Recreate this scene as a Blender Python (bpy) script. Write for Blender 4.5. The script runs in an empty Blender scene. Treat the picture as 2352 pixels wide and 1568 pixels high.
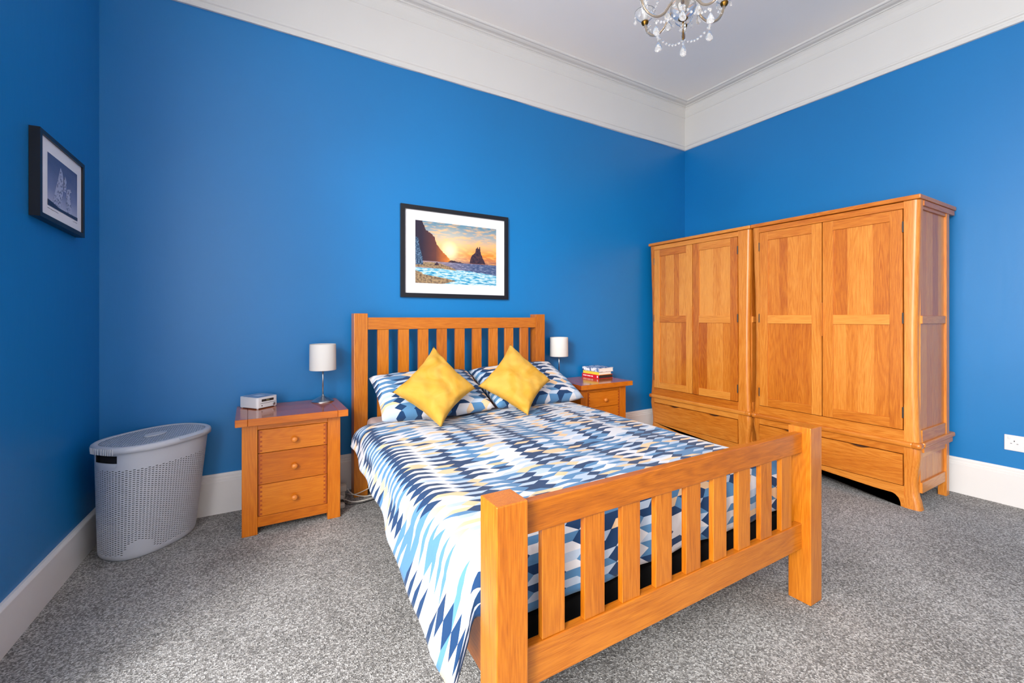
import bpy, bmesh, math, random
from mathutils import Vector, Matrix, noise
from math import sin, cos, pi, radians
random.seed(7)
C = bpy.context.scene.collection

# ---------------------------------------------------------------- camera
YAW = 0.5371
cam = bpy.data.cameras.new('camera'); camo = bpy.data.objects.new('camera', cam); C.objects.link(camo)
camo.location = (0, 0, 1.2); camo.rotation_euler = (pi/2, 0, -YAW)
cam.sensor_width = 36; cam.lens = 15.4826; cam.shift_y = -0.02277; cam.clip_start = .02
bpy.context.scene.camera = camo
# ---------------------------------------------------------------- world, lights, exposure
vs = bpy.context.scene.view_settings
vs.view_transform = 'Standard'; vs.look = 'None'; vs.gamma = 1; vs.use_curve_mapping = False
vs.exposure = 0.08
W = bpy.data.worlds.new('world'); bpy.context.scene.world = W; W.use_nodes = True
W.node_tree.nodes['Background'].inputs[0].default_value = (1, .975, .94, 1)
W.node_tree.nodes['Background'].inputs[1].default_value = 9.5
def area(name, loc, to, sx, sy, power, col):
    l = bpy.data.lights.new(name, 'AREA'); l.shape = 'RECTANGLE'; l.size = sx; l.size_y = sy
    l.energy = power; l.color = col
    o = bpy.data.objects.new(name, l); C.objects.link(o); o.location = loc
    o.rotation_euler = (Vector(to)-Vector(loc)).to_track_quat('-Z', 'Z').to_euler()
    return o
area('daylight_side_window', (-4.4, -2.3, 3.7), (2.0, 2.4, .9), 1.7, 1.5, 560, (1, .965, .91))
# portal: steers sampling of the sky through the window opening
pt = area('sky_portal', (-1.22, .05, 1.62), (0.5, .05, 1.62), 3.2, 2.9, 10, (1, 1, 1)); pt.data.cycles.is_portal = True

# ---------------------------------------------------------------- node helpers
def lin(c):
    c = c/255
    return c/12.92 if c <= .04045 else ((c+.055)/1.055)**2.4
def rgb(r, g, b): return (lin(r), lin(g), lin(b), 1)
def newmat(name):
    m = bpy.data.materials.new(name); m.use_nodes = True
    return m, m.node_tree, m.node_tree.nodes['Principled BSDF']
def N(t, typ, **kw):
    n = t.nodes.new(typ)
    for k, v in kw.items():
        if k == 'ins':
            for a, b in v.items():
                if isinstance(b, bpy.types.NodeSocket): t.links.new(b, n.inputs[a])
                else: n.inputs[a].default_value = b
        else: setattr(n, k, v)
    return n
def Mt(t, op, a, b=None, c=None):
    n = t.nodes.new('ShaderNodeMath'); n.operation = op
    for i, v in enumerate((a, b, c)):
        if v is None: continue
        if isinstance(v, bpy.types.NodeSocket): t.links.new(v, n.inputs[i])
        else: n.inputs[i].default_value = v
    return n.outputs[0]
def ramp(t, fac, stops, interp='LINEAR'):
    n = t.nodes.new('ShaderNodeValToRGB'); n.color_ramp.interpolation = interp
    el = n.color_ramp.elements
    while len(el) < len(stops): el.new(.5)
    for e, (p, c) in zip(el, stops): e.position = p; e.color = c
    t.links.new(fac, n.inputs[0]); return n.outputs[0]
def mix(t, fac, a, b, mode='MIX'):
    n = t.nodes.new('ShaderNodeMix'); n.data_type = 'RGBA'; n.blend_type = mode
    for s, v in ((n.inputs[0], fac), (n.inputs[6], a), (n.inputs[7], b)):
        if isinstance(v, bpy.types.NodeSocket): t.links.new(v, s)
        else: s.default_value = v
    return n.outputs[2]
def bump(t, b, h, strength, dist):
    n = N(t, 'ShaderNodeBump', ins={'Strength': strength, 'Distance': dist, 'Height': h})
    t.links.new(n.outputs[0], b.inputs['Normal'])
def plain(name, col, rough=.5, metal=0, noisy=0, nscale=40, spec=.5, bmp=0, bscale=200, **kw):
    m, t, b = newmat(name)
    b.inputs['Base Color'].default_value = col
    b.inputs['Roughness'].default_value = rough; b.inputs['Metallic'].default_value = metal
    b.inputs['Specular IOR Level'].default_value = spec
    tc = N(t, 'ShaderNodeTexCoord')
    if noisy:
        n = N(t, 'ShaderNodeTexNoise', ins={'Vector': tc.outputs['Object'], 'Scale': nscale, 'Detail': 4})
        c2 = tuple(x*(1-noisy) for x in col[:3])+(1,)
        t.links.new(mix(t, n.outputs[0], c2, col), b.inputs['Base Color'])
    if bmp:
        n = N(t, 'ShaderNodeTexNoise', ins={'Vector': tc.outputs['Object'], 'Scale': bscale, 'Detail': 3})
        bump(t, b, n.outputs[0], bmp, .002)
    for k, v in kw.items(): b.inputs[k.replace('_', ' ')].default_value = v
    return m

def wood(name, axis, dark, mid, light, rough=.32, ring=9, contrast=1, tint=.2):
    m, t, b = newmat(name)
    tc = N(t, 'ShaderNodeTexCoord'); oi = N(t, 'ShaderNodeObjectInfo')
    rnd = oi.outputs['Random']
    off = N(t, 'ShaderNodeCombineXYZ', ins={0: Mt(t, 'MULTIPLY', rnd, 17), 1: Mt(t, 'MULTIPLY', rnd, 29), 2: Mt(t, 'MULTIPLY', rnd, 41)})
    add = N(t, 'ShaderNodeVectorMath', operation='ADD', ins={0: tc.outputs['Object'], 1: off.outputs[0]})
    sc = [1, 1, 1]; sc[axis] = .035
    mp = N(t, 'ShaderNodeMapping', ins={'Vector': add.outputs[0], 'Scale': sc})
    fine = N(t, 'ShaderNodeTexNoise', ins={'Vector': mp.outputs[0], 'Scale': 330, 'Detail': 5, 'Roughness': .65})
    sc2 = [1, 1, 1]; sc2[axis] = .10
    mp2 = N(t, 'ShaderNodeMapping', ins={'Vector': add.outputs[0], 'Scale': sc2})
    big = N(t, 'ShaderNodeTexNoise', ins={'Vector': mp2.outputs[0], 'Scale': ring, 'Detail': 2.0, 'Distortion': .6})
    rings = Mt(t, 'ADD', Mt(t, 'MULTIPLY', Mt(t, 'SINE', Mt(t, 'MULTIPLY', big.outputs[0], 95)), .5), .5)
    blot = N(t, 'ShaderNodeTexNoise', ins={'Vector': mp2.outputs[0], 'Scale': 4, 'Detail': 2})
    v = Mt(t, 'ADD', Mt(t, 'MULTIPLY', fine.outputs[0], .8*contrast), Mt(t, 'MULTIPLY', rings, .10*contrast))
    v = Mt(t, 'ADD', v, Mt(t, 'MULTIPLY', blot.outputs[0], .5))
    v = Mt(t, 'ADD', v, Mt(t, 'MULTIPLY', Mt(t, 'SUBTRACT', rnd, .5), tint))
    col = ramp(t, v, [(.42, dark), (.68, mid), (.98, light)])
    t.links.new(col, b.inputs['Base Color'])
    b.inputs['Roughness'].default_value = rough
    b.inputs['Coat Weight'].default_value = .25; b.inputs['Coat Roughness'].default_value = .18
    bump(t, b, fine.outputs[0], .12, .0006)
    return m
bd, bm_, bl = rgb(140, 70, 8), rgb(176, 96, 12), rgb(202, 122, 30)
BED = [wood('honey_oak_%s' % a, i, bd, bm_, bl, contrast=1.1, tint=.12) for i, a in enumerate('xyz')]
wd, wm, wl = rgb(166, 80, 12), rgb(198, 114, 30), rgb(222, 146, 60)
WAR = [wood('wardrobe_oak_%s' % a, i, wd, wm, wl, contrast=1.1, tint=.34, rough=.36) for i, a in enumerate('xyz')]
NSD = [wood('bedside_oak_%s' % a, i, rgb(168, 82, 8), rgb(196, 106, 16), rgb(216, 132, 34), contrast=.9, rough=.28, tint=.10) for i, a in enumerate('xyz')]
ENDG = plain('end_grain_joint', rgb(170, 76, 12), .5, noisy=.3, nscale=120)
TOPW = wood('polished_top_oak', 0, rgb(136, 58, 18), rgb(172, 80, 26), rgb(196, 100, 40), rough=.12)
TOPW2 = wood('polished_end_oak', 1, rgb(136, 58, 18), rgb(172, 80, 26), rgb(196, 100, 40), rough=.12)
KNOB = plain('turned_knob_oak', rgb(220, 130, 50), .35, noisy=.2, nscale=80)
GAPSHADE = plain('shadow_gap_wood', rgb(70, 34, 10), .7, noisy=.2)  # dark brown puts the shade of gaps and recesses into the colour

def wallpaint(name, col):
    m, t, b = newmat(name)
    tc = N(t, 'ShaderNodeTexCoord')
    n1 = N(t, 'ShaderNodeTexNoise', ins={'Vector': tc.outputs['Object'], 'Scale': 1.6, 'Detail': 4})
    mp = N(t, 'ShaderNodeMapping', ins={'Vector': tc.outputs['Object'], 'Scale': (1, 1, .25)})
    n2 = N(t, 'ShaderNodeTexNoise', ins={'Vector': mp.outputs[0], 'Scale': 14, 'Detail': 6, 'Roughness': .6})
    n3 = N(t, 'ShaderNodeTexNoise', ins={'Vector': tc.outputs['Object'], 'Scale': 320, 'Detail': 2})
    c2 = tuple(x*.86 for x in col[:3])+(1,)
    t.links.new(mix(t, n1.outputs[0], c2, col), b.inputs['Base Color'])
    b.inputs['Roughness'].default_value = .42; b.inputs['Specular IOR Level'].default_value = .55
    h = Mt(t, 'ADD', n2.outputs[0], Mt(t, 'MULTIPLY', n3.outputs[0], .25))
    bump(t, b, h, .25, .0035)
    return m
BLUE = wallpaint('blue_wall_paint', rgb(4, 120, 190))
WHITE = plain('white_gloss_trim', rgb(226, 224, 224), .35, noisy=.04, nscale=6)
COVE = plain('white_cornice_paint', rgb(218, 217, 215), .6, noisy=.03, nscale=5)
CEIL = plain('ceiling_white_paint', rgb(246, 242, 237), .8, noisy=.04, nscale=3)

def carpet():
    m, t, b = newmat('grey_fleck_carpet')
    tc = N(t, 'ShaderNodeTexCoord')
    v = N(t, 'ShaderNodeTexVoronoi', ins={'Vector': tc.outputs['Object'], 'Scale': 190, 'Randomness': 1})
    n = N(t, 'ShaderNodeTexNoise', ins={'Vector': tc.outputs['Object'], 'Scale': 260, 'Detail': 3, 'Roughness': .7})
    big = N(t, 'ShaderNodeTexNoise', ins={'Vector': tc.outputs['Object'], 'Scale': 2.2, 'Detail': 3, 'Distortion': .8})
    mid = N(t, 'ShaderNodeTexNoise', ins={'Vector': tc.outputs['Object'], 'Scale': 9, 'Detail': 2})
    sep = N(t, 'ShaderNodeSeparateColor', ins={0: v.outputs['Color']})
    f = Mt(t, 'ADD', Mt(t, 'MULTIPLY', sep.outputs[0], .55), Mt(t, 'MULTIPLY', n.outputs[0], .5))
    f = Mt(t, 'ADD', f, Mt(t, 'MULTIPLY', Mt(t, 'SUBTRACT', big.outputs[0], .5), .34))
    f = Mt(t, 'ADD', f, Mt(t, 'MULTIPLY', Mt(t, 'SUBTRACT', mid.outputs[0], .5), .10))
    c = ramp(t, f, [(.12, rgb(58, 57, 56)), (.5, rgb(136, 134, 132)), (.9, rgb(216, 215, 214))])
    t.links.new(c, b.inputs['Base Color'])
    b.inputs['Roughness'].default_value = .95; b.inputs['Specular IOR Level'].default_value = .1
    b.inputs['Sheen Weight'].default_value = .15
    bump(t, b, Mt(t, 'ADD', v.outputs['Distance'], n.outputs[0]), .9, .005)
    return m
CARPET = carpet()

def duvetmat(name, s=.077, w=.0245):
    m, t, b = newmat(name)
    uv = N(t, 'ShaderNodeUVMap')
    sp = N(t, 'ShaderNodeSeparateXYZ', ins={0: uv.outputs[0]})
    x, y = sp.outputs[0], sp.outputs[1]
    yy = Mt(t, 'DIVIDE', y, w)
    row = Mt(t, 'FLOOR', yy)
    fr = Mt(t, 'SUBTRACT', yy, row)
    odd = Mt(t, 'FLOORED_MODULO', row, 2)
    # t = fr on even rows, 1-fr on odd rows
    tt = Mt(t, 'ADD', Mt(t, 'MULTIPLY', fr, Mt(t, 'SUBTRACT', 1, Mt(t, 'MULTIPLY', odd, 2))), odd)
    k = s*.5
    q0 = Mt(t, 'DIVIDE', Mt(t, 'ADD', x, Mt(t, 'MULTIPLY', tt, k)), 3*s)
    n = Mt(t, 'FLOOR', q0)
    q = Mt(t, 'MULTIPLY', Mt(t, 'SUBTRACT', q0, n), 3)       # 0..3 in units of s
    a = Mt(t, 'GREATER_THAN', q, 1)
    bb = Mt(t, 'GREATER_THAN', q, Mt(t, 'ADD', 1, tt))
    c = Mt(t, 'GREATER_THAN', q, Mt(t, 'ADD', 2, tt))
    typ = Mt(t, 'ADD', Mt(t, 'ADD', a, bb), c)               # 0 A face, 1 A top, 2 B face, 3 B top
    # boundary index shared by two rows for tops: A at odd boundaries, B at even ones
    bodd = Mt(t, 'ADD', row, Mt(t, 'SUBTRACT', 1, odd))      # nearest odd boundary
    beven = Mt(t, 'ADD', row, odd)
    isA = Mt(t, 'COMPARE', typ, 1, .1); isB = Mt(t, 'COMPARE', typ, 3, .1)
    face = Mt(t, 'SUBTRACT', 1, Mt(t, 'ADD', isA, isB))
    rid = Mt(t, 'ADD', Mt(t, 'ADD', Mt(t, 'MULTIPLY', isA, bodd), Mt(t, 'MULTIPLY', isB, beven)), Mt(t, 'MULTIPLY', face, Mt(t, 'ADD', row, .37)))
    comb = N(t, 'ShaderNodeCombineXYZ', ins={0: n, 1: rid, 2: typ})
    wn = N(t, 'ShaderNodeTexWhiteNoise', noise_dimensions='3D', ins={'Vector': comb.outputs[0]})
    navy, blue, pale, white, peach = rgb(26, 58, 98), rgb(82, 128, 170), rgb(176, 192, 212), rgb(212, 212, 217), rgb(228, 192, 152)
    blk = N(t, 'ShaderNodeCombineXYZ', ins={0: n, 1: Mt(t, 'FLOOR', Mt(t, 'DIVIDE', rid, 8)), 2: 5})
    wb = N(t, 'ShaderNodeTexWhiteNoise', noise_dimensions='3D', ins={'Vector': blk.outputs[0]})
    nm = Mt(t, 'FLOORED_MODULO', Mt(t, 'ADD', n, Mt(t, 'FLOOR', Mt(t, 'MULTIPLY', wb.outputs[0], 3))), 3)
    isBf = Mt(t, 'COMPARE', typ, 2, .1)
    fi = Mt(t, 'DIVIDE', Mt(t, 'ADD', Mt(t, 'ADD', Mt(t, 'MULTIPLY', nm, 4), Mt(t, 'MULTIPLY', isBf, 2)), Mt(t, 'ADD', odd, .5)), 12)
    ti = Mt(t, 'DIVIDE', Mt(t, 'ADD', Mt(t, 'ADD', Mt(t, 'MULTIPLY', nm, 2), isB), .5), 6)
    F_ = [blue, pale, white, navy, white, blue, pale, white, navy, pale, blue, white]
    T_ = [navy, white, white, navy, navy, blue]
    faces = ramp(t, fi, [(k/12, c) for k, c in enumerate(F_)], 'CONSTANT')
    tops = ramp(t, ti, [(k/6, c) for k, c in enumerate(T_)], 'CONSTANT')
    rnd_ = wn.outputs[0]
    swap = ramp(t, rnd_, [(0, peach), (.09, white), (.14, pale), (.20, blue), (.26, navy), (.30, white)], 'CONSTANT')
    k_ = Mt(t, 'LESS_THAN', rnd_, .30)
    faces = mix(t, k_, faces, swap)
    tops = mix(t, Mt(t, 'LESS_THAN', rnd_, .12), tops, swap)
    col = mix(t, face, tops, faces)
    t.links.new(col, b.inputs['Base Color'])
    b.inputs['Roughness'].default_value = .85; b.inputs['Specular IOR Level'].default_value = .15
    b.inputs['Sheen Weight'].default_value = .1
    tc = N(t, 'ShaderNodeTexCoord')
    nn = N(t, 'ShaderNodeTexNoise', ins={'Vector': tc.outputs['Object'], 'Scale': 55, 'Detail': 4})
    bump(t, b, nn.outputs[0], .25, .004)
    return m
DUVET = duvetmat('geometric_print_cotton')
PEACH = plain('peach_lining_cotton', rgb(238, 208, 186), .85, noisy=.1, nscale=30, bmp=.3, bscale=90)
SHEET = plain('pale_sheet_cotton', rgb(206, 184, 180), .85, noisy=.1, nscale=30)
BLACKCLOTH = plain('black_base_fabric', rgb(14, 14, 16), .9, noisy=.3, nscale=60, spec=.2)
def velvet():
    m, t, b = newmat('mustard_velvet')
    tc = N(t, 'ShaderNodeTexCoord')
    n = N(t, 'ShaderNodeTexNoise', ins={'Vector': tc.outputs['Object'], 'Scale': 7, 'Detail': 4, 'Distortion': 1.2})
    c = ramp(t, n.outputs[0], [(.3, rgb(192, 142, 46)), (.66, rgb(204, 160, 74))])
    t.links.new(c, b.inputs['Base Color'])
    b.inputs['Roughness'].default_value = .8; b.inputs['Specular IOR Level'].default_value = .1
    b.inputs['Sheen Weight'].default_value = .3; b.inputs['Sheen Roughness'].default_value = .35
    b.inputs['Sheen Tint'].default_value = rgb(250, 220, 140)
    n2 = N(t, 'ShaderNodeTexNoise', ins={'Vector': tc.outputs['Object'], 'Scale': 30, 'Detail': 3})
    bump(t, b, n2.outputs[0], .2, .004)
    return m
VELVET = velvet()
BLACKF = plain('black_frame_lacquer', rgb(20, 22, 30), .35, noisy=.2, nscale=50)
MATB = plain('white_mount_board', rgb(232, 233, 238), .8, noisy=.03)
CHROME = plain('brushed_steel', rgb(196, 198, 200), .28, metal=1, noisy=.15, nscale=90)
SHADE = plain('white_fabric_shade', rgb(216, 213, 210), .8, bmp=.2, bscale=500)
PLASTIC = plain('white_plastic', rgb(226, 226, 230), .35, noisy=.02)
GREYP = plain('dark_display_plastic', rgb(52, 46, 44), .3, noisy=.1)
BLACKP = plain('black_plastic', rgb(18, 18, 20), .4, noisy=.1)
HINGE = plain('aged_metal_hinge', rgb(92, 88, 84), .4, metal=.8, noisy=.2)
CABLE = plain('white_cable_plastic', rgb(206, 200, 192), .45, noisy=.04)
def basketmat(name, weave, scale=1.0):
    m, t, b = newmat(name)
    b.inputs['Base Color'].default_value = rgb(194, 198, 208); b.inputs['Roughness'].default_value = .42
    tc = N(t, 'ShaderNodeTexCoord')
    if weave:
        w1 = N(t, 'ShaderNodeTexWave', wave_type='BANDS', bands_direction='DIAGONAL', ins={'Vector': tc.outputs['Object'], 'Scale': 28, 'Distortion': .5, 'Detail': 1})
        w2 = N(t, 'ShaderNodeTexWave', wave_type='BANDS', bands_direction='X', ins={'Vector': tc.outputs['Object'], 'Scale': 30, 'Distortion': .5})
        h = Mt(t, 'ADD', w1.outputs[1], Mt(t, 'MULTIPLY', w2.outputs[1], .5))
        bump(t, b, h, 1, .006)
    else:
        n = N(t, 'ShaderNodeTexNoise', ins={'Vector': tc.outputs['Object'], 'Scale': 120})
        bump(t, b, n.outputs[0], .1, .001)
    return m
SLOTSHADE = plain('slot_shade_dark', rgb(30, 30, 36), .95, noisy=.3)  # near-black stands in for the shade inside the basket
BASKET = basketmat('grey_moulded_plastic', False)
BASKETW = basketmat('grey_woven_pattern_plastic', True)
def glassmat():
    m, t, b = newmat('clear_crystal_glass')
    b.inputs['Base Color'].default_value = (1, 1, 1, 1)
    b.inputs['Roughness'].default_value = .03; b.inputs['Transmission Weight'].default_value = .88
    b.inputs['IOR'].default_value = 1.5
    return m
GLASS = glassmat()
BRASS = plain('antique_brass', rgb(146, 108, 48), .3, metal=1, noisy=.5, nscale=160)
CANDLE = plain('white_candle_tube', rgb(240, 240, 240), .35, noisy=.02)

# ---------------------------------------------------------------- mesh helpers
ROOTS = {}
def tag(o, label=None, cat=None, group=None, kind=None):
    if label: o['label'] = label
    if cat: o['category'] = cat
    if group: o['group'] = group
    if kind: o['kind'] = kind
    return o
def thing(name, loc, label, cat, group=None):
    o = bpy.data.objects.new(name, None); C.objects.link(o); o.location = loc; o.empty_display_size = .05
    tag(o, label, cat, group); ROOTS[o.name] = Vector(loc); return o
def rootof(p):
    v = Vector((0, 0, 0))
    while p is not None: v += p.location; p = p.parent
    return v
def obj(name, verts, faces, mat, parent=None, smooth=False, uv=None, local=False, mats=None, fmat=None):
    """verts in world coordinates unless local"""
    off = Vector((0, 0, 0)) if local else rootof(parent)
    me = bpy.data.meshes.new(name)
    me.from_pydata([tuple(Vector(v)-off) for v in verts], [], faces); me.update()
    for m_ in (mats or [mat]): me.materials.append(m_)
    if fmat: me.polygons.foreach_set('material_index', fmat)
    if smooth: me.polygons.foreach_set('use_smooth', [True]*len(me.polygons))
    if uv:
        l = me.uv_layers.new(name='UVMap')
        for p in me.polygons:
            for li in p.loop_indices: l.data[li].uv = uv[me.loops[li].vertex_index]
    o = bpy.data.objects.new(name, me); C.objects.link(o); o.parent = parent
    return o
def from_bm(name, bm, mat, parent=None, smooth=False, local=False):
    off = Vector((0, 0, 0)) if local else rootof(parent)
    bmesh.ops.recalc_face_normals(bm, faces=bm.faces)
    for v in bm.verts: v.co -= off
    me = bpy.data.meshes.new(name); bm.to_mesh(me); bm.free(); me.materials.append(mat)
    if smooth: me.polygons.foreach_set('use_smooth', [True]*len(me.polygons))
    o = bpy.data.objects.new(name, me); C.objects.link(o); o.parent = parent
    return o
def addbox(bm, x0, x1, y0, y1, z0, z1, bev=0, seg=1, skew=0):
    r = bmesh.ops.create_cube(bm, size=1)
    for v in r['verts']:
        v.co = Vector(((x0+x1)/2+v.co.x*(x1-x0), (y0+y1)/2+v.co.y*(y1-y0), (z0+z1)/2+v.co.z*(z1-z0)))
        v.co.x += skew*v.co.y
    if bev:
        es = list({e for v in r['verts'] for e in v.link_edges})
        bmesh.ops.bevel(bm, geom=es, offset=min(bev, .45*min(abs(x1-x0), abs(y1-y0), abs(z1-z0))), segments=seg, profile=.5, affect='EDGES')
def box(name, x0, x1, y0, y1, z0, z1, mat, parent=None, bev=.0015, seg=1, local=False):
    bm = bmesh.new(); addbox(bm, x0, x1, y0, y1, z0, z1, bev, seg)
    return from_bm(name, bm, mat, parent, local=local)
def prism(name, poly, axis, a0, a1, mat, parent=None, bev=0, local=False):
    """poly: list of 2D points in the plane of the two other axes, extruded along axis"""
    bm = bmesh.new()
    def P(p, a):
        l = list(p); l.insert(axis, a); return l
    A = [bm.verts.new(P(p, a0)) for p in poly]; B = [bm.verts.new(P(p, a1)) for p in poly]
    bm.faces.new(A); bm.faces.new(B[::-1])
    n = len(poly)
    for i in range(n): bm.faces.new((A[i], B[i], B[(i+1) % n], A[(i+1) % n]))
    if bev: bmesh.ops.bevel(bm, geom=list(bm.edges), offset=bev, segments=1, affect='EDGES', clamp_overlap=True)
    return from_bm(name, bm, mat, parent, local=local)
def loft_data(secs, closed=True, cap=True):
    n = len(secs[0]); V = [v for s in secs for v in s]; F = []
    for i in range(len(secs)-1):
        for j in range(n if closed else n-1):
            k = (j+1) % n
            F.append((i*n+j, i*n+k, (i+1)*n+k, (i+1)*n+j))
    if cap and closed:
        F.append(tuple(range(n))[::-1]); F.append(tuple((len(secs)-1)*n+j for j in range(n)))
    return V, F
def loft(name, secs, mat, parent=None, smooth=True, cap=True, local=False):
    V, F = loft_data(secs, True, cap)
    o = obj(name, V, F, mat, parent, smooth, local=local)
    bm = bmesh.new(); bm.from_mesh(o.data); bmesh.ops.recalc_face_normals(bm, faces=bm.faces); bm.to_mesh(o.data); bm.free()
    return o
def lathe_secs(prof, x, y, n=28):
    return [[(x+r*cos(2*pi*j/n), y+r*sin(2*pi*j/n), z) for j in range(n)] for r, z in prof]
def lathe(name, prof, x, y, mat, parent=None, n=28, cap=True, local=False):
    return loft(name, lathe_secs(prof, x, y, n), mat, parent, True, cap, local)
def tube_data(pts, r, n=8):
    pts = [Vector(p) for p in pts]; secs = []
    up = Vector((0, 0, 1))
    for i, p in enumerate(pts):
        d = (pts[min(i+1, len(pts)-1)]-pts[max(i-1, 0)]).normalized()
        if abs(d.z) > .98: up2 = Vector((1, 0, 0))
        else: up2 = up
        a = d.cross(up2).normalized(); b = d.cross(a).normalized()
        rr = r[i] if isinstance(r, (list, tuple)) else r
        secs.append([tuple(p+a*rr*cos(2*pi*j/n)+b*rr*sin(2*pi*j/n)) for j in range(n)])
    return secs
def tube(name, pts, r, mat, parent=None, n=8): return loft(name, tube_data(pts, r, n), mat, parent)
def spline(pts, k=8):
    P = [Vector(p) for p in pts]; P = [P[0]*2-P[1]]+P+[P[-1]*2-P[-2]]; out = []
    for i in range(1, len(P)-2):
        for j in range(k):
            t = j/k; a, b, c, d = P[i-1:i+3]
            out.append(.5*((2*b)+(c-a)*t+(2*a-5*b+4*c-d)*t*t+(3*b-a-3*c+d)*t**3))
    out.append(P[-2]); return out

# ================================================================= ROOM
def XL(y): return -.715-(3.26-y)*.0564
XR, YB, YF, ZC = 4.2024, 3.26, -1.8, 3.56
TH = .28
st = dict(kind='structure')
def wall_poly(name, poly, z0, z1, mat):
    o = prism(name, poly, 2, z0, z1, mat); tag(o, kind='structure'); return o
o = prism('floor', [(-1.4, -2.1), (4.5, -2.1), (4.5, 3.6), (-1.4, 3.6)], 2, -.1, 0, CARPET); tag(o, kind='structure')
o = prism('ceiling', [(-1.4, -2.1), (4.5, -2.1), (4.5, 3.6), (-1.4, 3.6)], 2, ZC, ZC+.1, CEIL); tag(o, kind='structure')
wall_poly('wall_back', [(XL(YB)-TH, YB), (XR+TH, YB), (XR+TH, YB+TH), (XL(YB)-TH, YB+TH)], 0, ZC, BLUE)
wall_poly('wall_right', [(XR, YF-TH), (XR+TH, YF-TH), (XR+TH, YB), (XR, YB)], 0, ZC, BLUE)
# left wall with a tall window opening, just out of view beside the camera
WY0, WY1, WZ0, WZ1 = -1.45, 1.56, .35, 3.0
def pieces_wall(name, boxes_):
    bm = bmesh.new()
    for (ya, yb, z0, z1) in boxes_:
        vs_ = [bm.verts.new(p) for p in ((XL(ya), ya, z0), (XL(yb), yb, z0), (XL(yb)-TH, yb, z0), (XL(ya)-TH, ya, z0),
                                        (XL(ya), ya, z1), (XL(yb), yb, z1), (XL(yb)-TH, yb, z1), (XL(ya)-TH, ya, z1))]
        for f in ((0, 1, 2, 3), (4, 5, 6, 7), (0, 1, 5, 4), (1, 2, 6, 5), (2, 3, 7, 6), (3, 0, 4, 7)): bm.faces.new([vs_[i] for i in f])
    o = from_bm(name, bm, BLUE); tag(o, kind='structure')
pieces_wall('wall_left', [(WY1, YB+.1, 0, ZC), (YF-.2, WY0, 0, ZC), (WY0, WY1, 0, WZ0), (WY0, WY1, WZ1, ZC)])
bm = bmesh.new()
for b_ in ((XL(YF)-TH, XR+TH, 0, ZC),):
    addbox(bm, b_[0], b_[1], YF-TH, YF, b_[2], b_[3])
tag(from_bm('wall_rear', bm, CEIL), kind='structure')  # unseen wall, coloured white to bounce fill light into the room
def window(name, P, u, width, z0, z1):
    """sash window frame in the opening: P corner, u unit vector along the wall"""
    bm = bmesh.new(); u = Vector(u).normalized(); n = Vector((-u.y, u.x, 0)); P = Vector(P)
    def bar(a0, a1, z0_, z1_, t=.05):
        r = bmesh.ops.create_cube(bm, size=1)
        for v in r['verts']:
            a = a0+(v.co.x+.5)*(a1-a0); z = z0_+(v.co.z+.5)*(z1_-z0_)
            v.co = P+u*a+n*(v.co.y*t)+Vector((0, 0, z))
    bar(0, .06, z0, z1); bar(width-.06, width, z0, z1); bar(0, width, z0, z0+.07); bar(0, width, z1-.07, z1)
    bar(width/2-.03, width/2+.03, z0, z1); bar(0, width, (z0+z1)/2-.025, (z0+z1)/2+.025)
    o = from_bm(name, bm, WHITE); tag(o, kind='structure')
ul = (Vector((XL(WY1), WY1, 0))-Vector((XL(WY0), WY0, 0)))
window('window_1', (XL(WY0)-.2, WY0, 0), ul, ul.length, WZ0, WZ1)

def inset_corner(i, d):
    """corners of the room inset by d from each wall: 0 back-left,1 back-right,2 front-right,3 front-left"""
    n = Vector((cos(math.atan(.0564)), -sin(math.atan(.0564)), 0))   # left wall inward normal
    def left_x(y): return XL(y)+d/cos(math.atan(.0564))
    if i == 0: return (left_x(YB-d), YB-d)
    if i == 1: return (XR-d, YB-d)
    if i == 2: return (XR-d, YF+d)
    return (left_x(YF+d), YF+d)
def run(name, i, j, prof, mat, wob=0):
    """moulding profile [(distance from wall, z)] swept from corner i to j"""
    secs = []; K = 24
    for k in range(K+1):
        s = k/K; sec = []
        for (d, z) in prof:
            a = inset_corner(i, d); b = inset_corner(j, d)
            x = a[0]+(b[0]-a[0])*s; y = a[1]+(b[1]-a[1])*s
            sec.append((x, y, z+(wob*noise.noise(Vector((x*2.3, y*2.3, 0))) if z == prof[0][1] else 0)))
        secs.append(sec)
    V, F = loft_data(secs, False, False)
    o = obj(name, V, F, mat)
    bm = bmesh.new(); bm.from_mesh(o.data); bmesh.ops.recalc_face_normals(bm, faces=bm.faces); bm.to_mesh(o.data); bm.free()
    tag(o, kind='structure'); return o
corn = [(-.005, 3.074), (.014, 3.076), (.018, 3.086), (.018, 3.094), (.012, 3.098), (.012, 3.112), (.02, 3.118), (.022, 3.130), (.012, 3.136),
        (.012, 3.432), (.018, 3.436), (.018, 3.446), (.013, 3.450), (.014, 3.48), (.020, 3.512), (.032, 3.530), (.036, 3.532), (.036, 3.538),
        (.050, 3.540), (.052, 3.546), (.066, 3.548), (.078, 3.544), (.092, 3.542), (.106, 3.545), (.116, 3.551), (.120, 3.548), (.134, 3.547), (.140, 3.552), (.142, 3.562)]
run('trim_1', 0, 1, corn, COVE, .006); run('trim_2', 1, 2, corn, COVE, .006); run('trim_3', 3, 0, corn, COVE, .006); run('trim_4', 2, 3, corn, COVE)
sk = [(-.003, .2426), (.008, .2426), (.010, .232), (.014, .228), (.014, .218), (.018, .212), (.018, .200), (.022, .196), (.022, -.005)]
skl = [(-.003, .178), (.010, .177), (.020, .170), (.022, .166), (.022, -.005)]
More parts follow.
